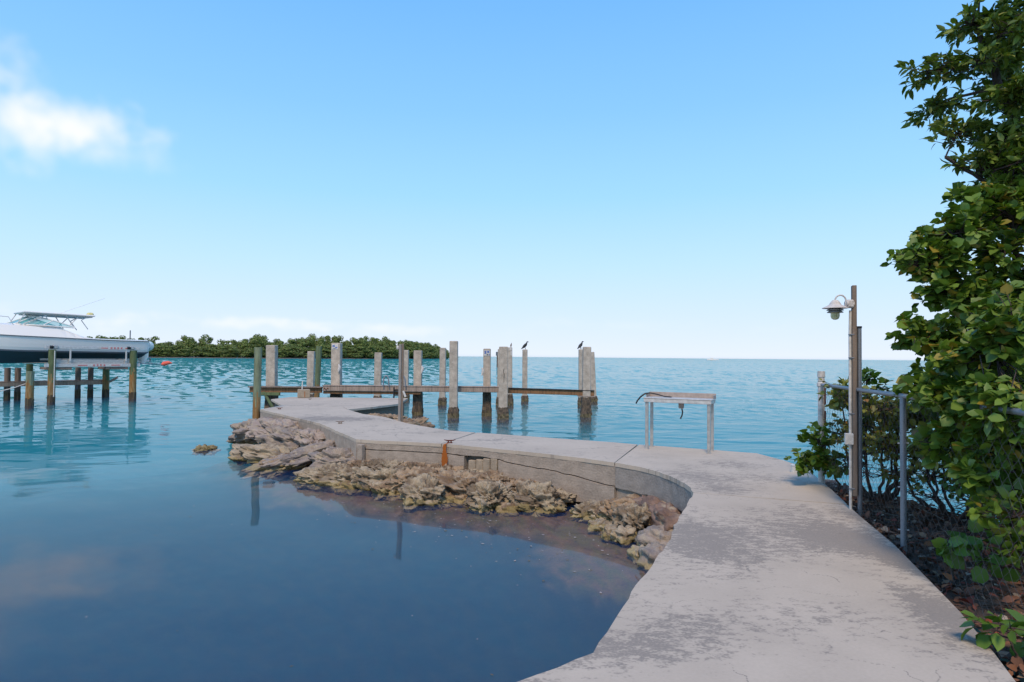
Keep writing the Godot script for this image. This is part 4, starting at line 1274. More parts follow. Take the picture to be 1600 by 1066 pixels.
	for i in 6:
		g = Geo.new()
		g.quad(foot[i], foot[i + 1], head[i + 1], head[i], Vector3(0, 0.5, 1) if i < 2 else Vector3(-1, 0.5, 0))
		obj("pane", g, M.windshield, ws)
	for i in 7:
		g = Geo.new(); g.tube([foot[i], head[i]], [0.025], 8); obj("frame_post", g, M.gelcoat, ws)
	g = Geo.new(); g.tube(head, [0.03], 8); g.tube(foot, [0.03], 8); obj("frame_rail", g, M.gelcoat, ws)
	# hardtop with struts and yellow light bar
	g = Geo.new(); g.box(Vector3(0.55, 4.27, -2.1), Vector3(3.0, 0.09, 2.1), 0.04, Basis(Vector3(0, 0, 1), -0.02)); obj("hardtop", g, M.gelcoat, t)
	g = Geo.new(); g.box(Vector3(0.6, 4.20, -2.1), Vector3(2.7, 0.05, 1.9), 0.01, Basis(Vector3(0, 0, 1), -0.02)); obj("hardtop_lining", g, M.aluminium, t)
	for z in [-1.15, -3.05]:
		for a in [[Vector3(-1.15, 3.72, z), Vector3(-0.85, 4.25, z)], [Vector3(-0.9, 3.72, z), Vector3(0.1, 4.22, z)], [Vector3(0.05, 3.95, z), Vector3(-0.1, 4.22, z)], [Vector3(1.15, 3.60, z), Vector3(0.8, 4.2, z)], [Vector3(0.95, 3.72, z), Vector3(1.35, 4.2, z)], [Vector3(1.75, 3.55, z), Vector3(1.45, 4.0, z)], [Vector3(1.45, 4.0, z), Vector3(1.75, 4.2, z)]]:
			g = Geo.new(); g.tube(a, [0.022], 6); obj("strut", g, M.aluminium_light, t)
	g = Geo.new(); g.box(Vector3(1.95, 4.33, -1.6), Vector3(0.28, 0.20, 0.3), 0.06); obj("yellow_float", g, M.yellow, t)
	g = Geo.new(); g.tube([Vector3(0.7, 4.3, -2.6), Vector3(2.9, 5.3, -2.6)], [0.014, 0.008], 6); obj("antenna", g, M.gelcoat, t)
	# bow rail and vent
	g = Geo.new(); g.tube([Vector3(-1.3, 3.62, -1.1), Vector3(-1.5, 4.02, -1.12), Vector3(-2.8, 4.12, -1.3), Vector3(-3.9, 4.15, -1.75), Vector3(-4.5, 4.15, -2.1)], [0.016], 6)
	for x in [[-2.2, -1.2], [-3.2, -1.45], [-4.0, -1.85]]:
		g.tube([Vector3(x[0], 3.35, x[1]), Vector3(x[0] - 0.05, 4.12, x[1] - 0.02)], [0.014], 6)
	obj("bow_rail", g, M.aluminium_light, t)
	g = Geo.new(); g.box(Vector3(-1.0, 3.42, -0.93), Vector3(0.36, 0.05, 0.03), 0.01, Basis(Vector3.RIGHT, -0.5)); obj("vent", g, M.stripe, t)
	g = Geo.new(); g.tube([Vector3(4.0, 3.05, -2.1), Vector3(4.0, 3.6, -2.1)], [0.03], 8); obj("rod_holder", g, M.stripe, t)

# ---------------------------------------------------------------- island
func island() -> void:
	var path := [Vector2(-330, -360), Vector2(-265, -372), Vector2(-200, -385), Vector2(-140, -405), Vector2(-100, -440), Vector2(-78, -500), Vector2(-68, -580), Vector2(-66, -640)]
	var hts := [10.0, 11.5, 12.5, 14.5, 15.5, 15.5, 13.5, 9.0]
	var g := Geo.new()
	var outline := PackedVector2Array()
	for p in path:
		outline.append(p + Vector2(3, 9))
	for i in range(path.size() - 1, -1, -1):
		outline.append(path[i] + Vector2(-60, -70))
	g.prism(outline, -1.5, 0.35)
	structure(obj("island_ground", g, M.core))
	# three crown shapes shared by the trees
	var kinds := []
	for k in 4:
		var r := RandomNumberGenerator.new()
		r.seed = 900 + k
		var leaf := Geo.new()
		var lobes := []
		for i in 14:
			var a := r.randf() * TAU
			var up := (i + r.randf()) / 14.0
			lobes.append([Vector3(cos(a) * r.randf_range(0.1, 0.42), 0.10 + 0.74 * up, sin(a) * r.randf_range(0.1, 0.42)), r.randf_range(0.14, 0.26) * (1.15 - 0.4 * up)])
		for i in 2200:
			var lb: Array = lobes[i % lobes.size()]
			var d := Vector3(r.randfn(), r.randfn(), r.randfn()).normalized()
			var p: Vector3 = lb[0] + d * lb[1] * pow(r.randf(), 0.3) * Vector3(1, 0.72, 1)
			if p.y < 0.02:
				continue
			var nrm := (d + Vector3(r.randfn(), r.randfn(), r.randfn()) * 0.45 + Vector3.UP * 0.3).normalized()
			var u := nrm.cross(Vector3(r.randfn(), r.randfn(), r.randfn())).normalized()
			var w := nrm.cross(u)
			var s := r.randf_range(0.018, 0.04)
			var tone := r.randf()
			leaf.col = Color(0.085, 0.140, 0.032).lerp(Color(0.175, 0.225, 0.055), tone) if r.randf() > 0.12 else Color(0.22, 0.22, 0.08)
			leaf.tri(p - u * s, p + w * s * 0.7, p + u * s, nrm, nrm, nrm)
			leaf.tri(p - u * s, p + u * s, p - w * s * 0.7, nrm, nrm, nrm)
		var trunk := Geo.new()
		for i in 5:
			var lb: Array = lobes[i]
			trunk.tube([Vector3(0.05 * cos(i * 1.3), -0.12, 0.05 * sin(i * 1.3)), Vector3(0.02, 0.12, 0.02), lb[0]], [0.016, 0.014, 0.006], 5, false)
		kinds.append([leaf.mesh(), trunk.mesh()])
	var r := RandomNumberGenerator.new()
	r.seed = 4
	for i in 240:
		var s := pow(float(i) / 239.0, 0.9) * (path.size() - 1)
		var k := mini(int(s), path.size() - 2)
		var p: Vector2 = path[k].lerp(path[k + 1], s - k)
		var row := i % 3
		p += Vector2(-0.45, -0.9) * row * 9.0 + Vector2(r.randf_range(-3, 3), r.randf_range(-3, 3))
		var hgt := lerpf(hts[k], hts[k + 1], s - k) * r.randf_range(0.62, 1.12) * (0.62 if row == 0 else 0.95 if row == 1 else 1.08)
		var t := thing("mangrove_tree", ["low bushy green mangrove at the island's water edge", "rounded green mangrove in the middle of the island wood", "taller green mangrove rising at the back of the island"][row], "tree", Vector3(p.x, 0.3, p.y), r.randf() * TAU, ["mangroves at the island's edge", "mangroves inside the island wood", "tall mangroves at the back of the island"][row])
		var wide := r.randf_range(12.0, 22.0)
		var kd: Array = kinds[i % kinds.size()]
		for part in [["crown", kd[0], M.far_leaf], ["trunk", kd[1], M.bark]]:
			var o := put(part[0], part[1], part[2], t)
			o.scale = Vector3(wide, hgt, wide)

# ---------------------------------------------------------------- cleaning table
func table() -> void:
	var t := thing("cleaning_table", "bare aluminium fish cleaning table standing on the pier", "table", Vector3(2.93, TOP, -11.2), 0.0)
	var dx := (Vector3(3.41, 0, -10.85) - Vector3(2.44, 0, -11.35)).normalized()
	t.basis = Basis(dx, Vector3.UP, dx.cross(Vector3.UP))
	var g: Geo
	for x in [-0.53, 0.53]:
		for z in [0.15, -0.18]:
			g = Geo.new(); g.box(Vector3(x, 0.43, z), Vector3(0.05, 0.86, 0.05), 0.006); obj("leg", g, M.aluminium, t)
			g = Geo.new(); g.box(Vector3(x, 0.006, z), Vector3(0.075, 0.012, 0.075), 0.002); obj("foot_plate", g, M.aluminium, t)
	for z in [0.18, -0.21]:
		g = Geo.new(); g.box(Vector3(0, 0.855, z), Vector3(1.15, 0.065, 0.035), 0.006); obj("apron", g, M.aluminium_light, t)
	for x in [-0.56, 0.56]:
		g = Geo.new(); g.box(Vector3(x, 0.855, -0.015), Vector3(0.03, 0.06, 0.352), 0.006); obj("end_apron", g, M.aluminium, t)
	g = Geo.new(); g.box(Vector3(0, 0.896, -0.015), Vector3(1.17, 0.016, 0.44), 0.004); obj("top_panel", g, M.aluminium_light, t)
	g = Geo.new(); g.box(Vector3(0, 0.945, -0.228), Vector3(1.17, 0.085, 0.014), 0.004); obj("splash_board", g, M.tray, t)
	for x in [-0.578, 0.578]:
		g = Geo.new(); g.box(Vector3(x, 0.935, -0.10), Vector3(0.012, 0.06, 0.24), 0.003); obj("end_board", g, M.tray, t)
	g = Geo.new(); g.box(Vector3(0.04, 0.775, 0.02), Vector3(0.085, 0.10, 0.07), 0.01); obj("junction_box", g, M.tray, t)
	g = Geo.new(); g.tube([Vector3(0.05, 0.73, 0.02), Vector3(0.065, 0.66, 0.03), Vector3(0.055, 0.60, 0.03), Vector3(0.03, 0.545, 0.04)], [0.012], 8); obj("cable", g, M.black, t)
	var h := thing("hose", "black hose lying over the aluminium table and hanging off its end", "hose", t.position)
	h.basis = t.basis
	g = Geo.new(); g.tube([Vector3(-0.12, 0.918, 0.06), Vector3(-0.25, 0.922, 0.02), Vector3(-0.40, 0.955, -0.02), Vector3(-0.52, 0.975, 0.0), Vector3(-0.60, 0.96, 0.04), Vector3(-0.67, 0.90, 0.08), Vector3(-0.72, 0.83, 0.10), Vector3(-0.74, 0.78, 0.11)], [0.009, 0.010, 0.011, 0.012, 0.014, 0.014, 0.014, 0.013], 8); obj("hose_line", g, M.black, h)

# ---------------------------------------------------------------- lamp post and fence
func lamp_post() -> void:
	var t := thing("lamp_post", "weathered wooden lamp post with white gooseneck lamp and conduit", "lamp post", Vector3(3.69, 0.62, -6.9), -0.35)
	var g := Geo.new(); g.box(Vector3(0, 1.40, 0), Vector3(0.045, 2.26, 0.085), 0.004); obj("wooden_post", g, M.grey_wood, t)
	g = Geo.new(); g.tube([Vector3(0.052, -0.05, -0.01), Vector3(0.052, 2.07, -0.01)], [0.023], 12); obj("steel_pipe", g, M.galvanised, t)
	g = Geo.new(); g.tube([Vector3(0.052, 2.07, -0.01), Vector3(0.052, 2.09, -0.01)], [0.027], 12); obj("pipe_cap", g, M.black, t)
	g = Geo.new(); g.tube([Vector3(-0.042, -0.02, 0.02), Vector3(-0.042, 0.85, 0.02), Vector3(-0.042, 2.0, 0.02), Vector3(-0.036, 2.26, 0.02)], [0.015], 10); obj("conduit", g, M.white_plastic, t)
	for y in [0.35, 1.15, 1.75, 2.0]:
		g = Geo.new(); g.box(Vector3(-0.03, y, 0.025), Vector3(0.055, 0.014, 0.042), 0.003); obj("conduit_clip", g, M.galvanised, t)
	g = Geo.new(); g.box(Vector3(-0.058, 0.88, 0.045), Vector3(0.085, 0.12, 0.06), 0.006); obj("switch_box", g, M.white_plastic, t)
	# lamp head on the left of the post, as it hangs towards the path
	var head := Node3D.new(); head.name = "lamp_head"; t.add_child(head)
	head.rotation.y = 0.35
	g = Geo.new(); g.box(Vector3(-0.055, 2.33, 0.02), Vector3(0.075, 0.09, 0.07), 0.015); g.tube([Vector3(-0.02, 2.33, 0.02), Vector3(-0.10, 2.33, 0.02)], [0.035], 12); obj("wall_bracket", g, M.white_paint, head)
	var pts := []
	for k in 13:
		var a := PI * k / 12.0
		pts.append(Vector3(-0.155 + 0.058 * cos(a), 2.365 + 0.058 * sin(a), 0.02))
	pts.push_front(Vector3(-0.097, 2.31, 0.02))
	g = Geo.new(); g.tube(pts, [0.0085], 10); obj("gooseneck", g, M.white_paint, head)
	var c := Vector3(-0.213, 0, 0.02)
	g = Geo.new(); g.lathe([Vector2(0.0, 2.372), Vector2(0.028, 2.368), Vector2(0.048, 2.345), Vector2(0.062, 2.318), Vector2(0.125, 2.287), Vector2(0.13, 2.280), Vector2(0.118, 2.279), Vector2(0.05, 2.295)], c, 28); obj("lamp_shade", g, M.white_paint, head)
	for k in 2:
		g = Geo.new(); g.lathe([Vector2(0.05, 2.285 - 0.024 * k), Vector2(0.086 - 0.004 * k, 2.262 - 0.024 * k), Vector2(0.084 - 0.004 * k, 2.257 - 0.024 * k), Vector2(0.048, 2.272 - 0.024 * k)], c, 24); obj("louvre", g, M.aluminium, head)
	g = Geo.new(); g.lathe([Vector2(0.044, 2.262), Vector2(0.046, 2.20), Vector2(0.038, 2.172), Vector2(0.018, 2.158), Vector2(0.0, 2.156)], c, 20); obj("glass_jar", g, M.jar_glass, head)
	g = Geo.new(); g.lathe([Vector2(0.0, 2.26), Vector2(0.012, 2.25), Vector2(0.022, 2.215), Vector2(0.014, 2.19), Vector2(0.0, 2.185)], c, 12); obj("bulb", g, M.white_paint, head)

func fence() -> void:
	var t := thing("chain_link_fence", "galvanised chain link fence with a peeling white end post along the path", "fence")
	var a := Vector3(4.05, 0.62, -8.38)
	var b := Vector3(3.42, 0.62, -5.6)
	var d := (b - a).normalized()
	var far := a + d * 8.2
	var g := Geo.new(); g.tube([a + Vector3.DOWN * 0.3, a + Vector3.UP * 1.50], [0.042], 14); g.tube([a + Vector3.UP * 1.50, a + Vector3.UP * 1.575], [0.050, 0.046], 14); obj("end_post", g, M.white_paint, t)
	for k in 4:
		g = Geo.new(); g.box(a + Vector3(0.035, 0.35 + 0.3 * k, 0.035), Vector3(0.03, 0.22, 0.012), 0.003, Basis(Vector3.UP, 0.8)); obj("rust_patch", g, M.rust, t)
	g = Geo.new(); g.tube([a + Vector3.UP * 1.40 + d * 0.03, far + Vector3.UP * 1.45], [0.021], 10); obj("top_rail", g, M.galvanised, t)
	g = Geo.new(); g.box(a + Vector3.UP * 1.40, Vector3(0.10, 0.10, 0.10), 0.03); obj("rail_cup", g, M.white_paint, t)
	for s in [2.85, 5.7]:
		var p: Vector3 = a + d * s
		g = Geo.new(); g.tube([p + Vector3.DOWN * 0.3, p + Vector3.UP * 1.42], [0.025], 12); obj("line_post", g, M.galvanised, t)
		for y in [0.25, 0.62, 1.0]:
			g = Geo.new(); g.tube([p + Vector3(-0.03, y, -0.03), p + Vector3(0.03, y + 0.01, 0.03)], [0.006], 6); obj("tie_wire", g, M.aluminium_light, t)
	# woven diamonds: zigzag wires that hook into one another
	g = Geo.new()
	var pitch := 0.058
	var rows := 23
	var side := d.cross(Vector3.UP).normalized()
	for i in int(8.1 / pitch):
		var pts := []
		for j in rows + 1:
			var o := (0.5 if (i + j) % 2 == 0 else -0.5) * pitch * 1.06
			pts.append(a + d * (0.06 + i * pitch + o) + Vector3.UP * (0.04 + j * pitch) + side * (0.004 if j % 2 == 0 else -0.004))
		g.tube(pts, [0.0014], 3, false)
	var o := obj("wire_mesh", g, M.wire, t)
	o.set_meta("kind", "stuff")
	# white stub of pipe on the pier edge by the end post
	var s := thing("pipe_stub", "short white pipe stub on the pier edge by the fence end", "pipe", Vector3(4.02, TOP, -9.1))
	g = Geo.new(); g.tube([Vector3(0, -0.02, 0), Vector3(0, 0.10, 0)], [0.055, 0.052], 16); obj("tube", g, M.white_plastic, s)
	g = Geo.new(); g.tube([Vector3(0, 0.095, 0), Vector3(0, 0.103, 0)], [0.058], 16); obj("rim", g, M.white_plastic, s)

# ---------------------------------------------------------------- shore bank, litter and plants
func outer_x(z: float) -> float:
	var q := [[-9.4, 4.35], [-8.6, 4.9], [-7.6, 5.25], [-6.5, 5.6], [-5.0, 6.0], [-3.0, 6.6], [0.0, 8.0], [3.0, 9.5]]
	for i in q.size() - 1:
		if z < q[i + 1][0]:
			return lerpf(q[i][1], q[i + 1][1], clampf((z - q[i][0]) / (q[i + 1][0] - q[i][0]), 0.0, 1.0))
	return 9.5

func ground_y(x: float, z: float) -> float:
	var xo := outer_x(z)
	var h := lerpf(0.64, -0.7, smoothstep(xo - 0.5, xo + 0.9, x))
	h = lerpf(h, -0.7, smoothstep(-8.9, -9.7, z))
	return h + 0.05 * nz.get_noise_2d(x * 1.6, z * 1.6) + 0.02 * nz.get_noise_2d(x * 7.0, z * 7.0)

func bank() -> void:
	var v := PackedVector3Array()
	var n := PackedVector3Array()
	var c := PackedColorArray()
	var nx := 95
	var nzz := 140
	for j in nzz + 1:
		var z := -10.2 + 0.1 * j
		for i in nx + 1:
			var xe := lerpf(2.2, 3.7, clampf((2.9 + -z - 2.9) / 8.0, 0.0, 1.0))
			var x := xe + 0.08 * i
			v.append(Vector3(x, ground_y(x, z), z))
			var e := 0.05
			n.append(Vector3(ground_y(x - e, z) - ground_y(x + e, z), 2.0 * e, ground_y(x, z - e) - ground_y(x, z + e)).normalized())
			var k := nz.get_noise_2d(x * 4.0, z * 4.0)
			c.append(Color(0.11, 0.068, 0.045).lerp(Color(0.17, 0.105, 0.068), clampf(0.5 + 1.5 * k, 0.0, 1.0)))
	var idx := PackedInt32Array()
	for j in nzz:
		for i in nx:
			var a := j * (nx + 1) + i
			idx.append_array([a, a + 1, a + nx + 1, a + 1, a + nx + 2, a + nx + 1])
	var arr := []
	arr.resize(Mesh.ARRAY_MAX)
	arr[Mesh.ARRAY_VERTEX] = v
	arr[Mesh.ARRAY_NORMAL] = n
	arr[Mesh.ARRAY_COLOR] = c
	arr[Mesh.ARRAY_INDEX] = idx
	var am := ArrayMesh.new()
	am.add_surface_from_arrays(Mesh.PRIMITIVE_TRIANGLES, arr)
	structure(put("shore_bank", am, M.soil))
	# litter
	var r := RandomNumberGenerator.new()
	r.seed = 12
	var g := Geo.new()
	var tones := [Color(0.19, 0.085, 0.045), Color(0.25, 0.14, 0.08), Color(0.13, 0.065, 0.042), Color(0.32, 0.21, 0.13), Color(0.30, 0.08, 0.04), Color(0.40, 0.32, 0.24)]
	var few := 0
	for i in 9000:
		var z := r.randf_range(-9.0, 1.5)
		var edge := edge_x(z)
		var x := edge + 0.02 + pow(r.randf(), 1.15) * (outer_x(z) - edge)
		var p := Vector3(x, ground_y(x, z) + r.randf_range(0.004, 0.035), z)
		var bs := Basis(Vector3.UP, r.randf() * TAU) * Basis(Vector3.RIGHT, r.randfn() * 0.4) * Basis(Vector3(0, 0, 1), r.randfn() * 0.4)
		var s := r.randf_range(0.025, 0.062)
		var tone: Color = tones[0 if r.randf() < 0.3 else r.randi() % 6 if r.randf() < 0.6 else 2]
		if few < 36 and x < edge + 0.55 and z < -3.4 and z > -7.0 and r.randf() < 0.12:
			var o := put("fallen_leaf", leaf_mesh(1, [Color(0.24, 0.05, 0.03), Color(0.30, 0.12, 0.05), Color(0.18, 0.08, 0.05)][few % 3]), M.litter)
			o.transform = Transform3D(bs.scaled(Vector3.ONE * 0.085), p + Vector3.UP * 0.02)
			tag(o, "curled red brown fallen leaf lying on the dark litter beside the path", "leaf", "fallen leaves beside the path")
			few += 1
			continue
		g.col = tone
		leaf_into(g, Transform3D(bs.scaled(Vector3.ONE * s * 1.4), p), 1)
	for i in 260:   # dead twigs
		var z := r.randf_range(-8.5, 0.0)
		var edge := edge_x(z)
		var x := edge + 0.1 + r.randf() * (outer_x(z) - edge - 0.3)
		var d := Vector3(r.randfn(), 0.1 * r.randfn(), r.randfn()).normalized() * r.randf_range(0.06, 0.3)
		var p := Vector3(x, ground_y(x, z) + 0.03, z)
		g.col = Color(0.20, 0.15, 0.11) if r.randf() < 0.4 else Color(0.08, 0.055, 0.04)
		g.tube([p - d, p + d * 0.1 + Vector3.UP * 0.01, p + d], [0.005, 0.006, 0.003], 4, false)
	var l := obj("leaf_litter", g, M.litter)
	tag(l, "dark brown leaf litter and twigs on the ground right of the path", "leaf litter")
	l.set_meta("kind", "stuff")

func edge_x(z: float) -> float:
	var q := [[-9.45, 4.36], [-8.5, 4.1], [-7.1, 3.72], [-5.57, 3.33], [-4.13, 2.88], [-2.9, 2.4], [2.5, 2.2]]
	for i in q.size() - 1:
		if z < q[i + 1][0]:
			return lerpf(q[i][1], q[i + 1][1], clampf((z - q[i][0]) / (q[i + 1][0] - q[i][0]), 0.0, 1.0))
	return 2.2

# leaf outline: length 1 along +z from the stalk, folded along the midrib and drooping at the tip. kind 0 narrow, 1 broad oval, 2 round
func leaf_points(kind: int) -> Array:
	var w: float = [0.20, 0.34, 0.46][kind]
	var bend := 0.10
	var mid := [Vector3(0, 0, 0), Vector3(0, 0.03, 0.30), Vector3(0, 0.02, 0.68), Vector3(0, -bend, 1.0)]
	var l1 := Vector3(-w, 0.11, 0.30 if kind < 2 else 0.26)
	var l2 := Vector3(-w * (0.80 if kind < 2 else 0.92), 0.06, 0.68)
	return [mid, l1, l2, Vector3(-l1.x, l1.y, l1.z), Vector3(-l2.x, l2.y, l2.z)]

func leaf_into(g: Geo, t: Transform3D, kind: int) -> void:
	var q := leaf_points(kind)
	var m := []
	for p in q[0]:
		m.append(t * p)
	for s in 2:
		var a: Vector3 = t * q[1 + 2 * s]
		var b: Vector3 = t * q[2 + 2 * s]
		var up := t.basis.y.normalized()
		var na: Vector3 = ((a - m[0]).cross(m[1] - m[0])).normalized()
		if na.dot(up) < 0.0:
			na = -na
		var ns: Vector3 = (na + up * 0.6).normalized()
		g.tri(m[0], m[1], a, ns, up, na)
		g.tri(m[1], m[2], a, up, up, na)
		g.tri(m[2], b, a, up, na, na)
		g.tri(m[2], m[3], b, up, ns, na)

func leaf_mesh(kind: int, col: Color) -> ArrayMesh:
	var g := Geo.new()
	g.col = col
	leaf_into(g, Transform3D.IDENTITY, kind)
	return g.mesh()

# a tree or shrub: stems, then for every clump of the crown a limb, twigs and leaves
# clump: [centre, radii, twigs, leaf kind, leaf size, leafiness]
func plant(called: String, label: String, category: String, stems: Array, clumps: Array, sd: int, single: int, tones: Array, group := "") -> void:
	var r := RandomNumberGenerator.new()
	r.seed = sd
	var base: Vector3 = stems[0][0][0]
	var t := thing(called, label, category, base, 0.0, group)
	var inv := -base
	var spine := []
	for s in stems:
		var g := Geo.new()
		var pts := []
		for i in s[0].size() - 1:
			for k in 5:
				var a: Vector3 = s[0][i]
				var b: Vector3 = s[0][i + 1]
				var p := a.lerp(b, k / 5.0) + Vector3(nz.get_noise_3dv(a * 3.0 + Vector3(k, 0, 0)), 0, nz.get_noise_3dv(b * 3.0 + Vector3(0, k, 0))) * 0.05 * (1.0 if i + k > 0 else 0.0)
				pts.append(p)
		pts.append(s[0][-1])
		var radii := []
		for i in pts.size():
			radii.append(lerpf(s[1], s[2], float(i) / (pts.size() - 1)))
			spine.append([pts[i], radii[i]])
		var loc := []
		for p in pts:
			loc.append(p + inv)
		g.tube(loc, radii, 8)
		obj("trunk" if s[1] > 0.035 else "stem", g, M.bark, t)
	var twigs := Geo.new()
	var leaves := []
	for cl in clumps:
		var c: Vector3 = cl[0]
		var best: Array = spine[0]
		for q in spine:
			if q[0].distance_to(c) + maxf(0.0, q[0].y - c.y) * 0.6 < best[0].distance_to(c) + maxf(0.0, best[0].y - c.y) * 0.6:
				best = q
		var from: Vector3 = best[0]
		var limb := [from]
		var bow := Vector3(r.randfn(), r.randfn() + 0.6, r.randfn()) * 0.12 * from.distance_to(c)
		for k in 5:
			var u := (k + 1) / 5.0
			limb.append(from.lerp(c, u) + bow * sin(PI * u) + Vector3(r.randfn(), r.randfn(), r.randfn()) * 0.015)
		var loc := []
		for p in limb:
			loc.append(p + inv)
		var g := Geo.new()
		var br := minf(best[1] * 0.6, 0.012 + 0.012 * from.distance_to(c))
		g.tube(loc, [br, br * 0.85, br * 0.7, br * 0.55, br * 0.45, br * 0.3], 6)
		obj("branch", g, M.bark, t)
		for k in cl[2]:
			var d := Vector3(r.randfn(), r.randfn(), r.randfn()).normalized() * pow(r.randf(), 0.4)
			var e: Vector3 = c + d * cl[1]
			var s: Vector3 = limb[2 + r.randi() % 4]
			var m := s.lerp(e, 0.5) + Vector3(r.randfn(), r.randfn() - 0.3, r.randfn()) * 0.10 * s.distance_to(e)
			twigs.tube([s + inv, m + inv, e + inv], [0.0055, 0.004, 0.002], 4, false)
			var dir := (e - m).normalized()
			var cnt := int(cl[5] * r.randf_range(0.6, 1.4))
			for q in cnt:
				var u := r.randf_range(0.35, 1.0) if q > 2 else 1.0
				var p := m.lerp(e, u) if r.randf() < 0.8 else s.lerp(m, u)
				var out := (dir * 0.7 + Vector3(r.randfn(), r.randfn() * 0.7 - 0.1, r.randfn()) * 0.8).normalized()
				var up := (Vector3.UP * 0.9 + Vector3(r.randfn(), r.randfn(), r.randfn()) * 0.55)
				var x := up.cross(out)
				if x.length_squared() < 1e-4:
					continue
				x = x.normalized()
				var y := out.cross(x)
				var sz: float = cl[4] * r.randf_range(0.5, 1.3)
				var f := r.randf()
				var tone: Color = tones[0].lerp(tones[1], r.randf()) if f > 0.06 else tones[2]
				leaves.append([Transform3D(Basis(x * sz, y * sz, out * sz), p + out * 0.012 + inv), cl[3], tone, sz / maxf(0.5, CAM.distance_to(p))])
	obj("twigs", twigs, M.twig, t).set_meta("kind", "stuff")
	# the leaves that show largest are parts of their own, the rest one mass
	var order := []
	var cam := get_node("camera") as Camera3D
	for i in leaves.size():
		var q: Vector3 = cam.transform.affine_inverse() * (leaves[i][0].origin + base)
		if q.z < 0.0 and absf(q.x / q.z) < 0.81 and absf(q.y / q.z) < 0.54:
			order.append([leaves[i][3], i])
	order.sort_custom(func(a, b): return a[0] > b[0])
	var own := {}
	var shapes := {}
	for k in mini(single, order.size()):
		own[order[k][1]] = true
	var g := Geo.new()
	for i in leaves.size():
		var l: Array = leaves[i]
		if own.has(i):
			var key := "%d_%d" % [l[1], i % 6]
			if not shapes.has(key):
				shapes[key] = leaf_mesh(l[1], l[2])
			put("leaf", shapes[key], M.leaf, t).transform = l[0]
		else:
			g.col = l[2]
			leaf_into(g, l[0], l[1])
	if g.v.size() > 0:
		obj("foliage", g, M.leaf, t).set_meta("kind", "stuff")

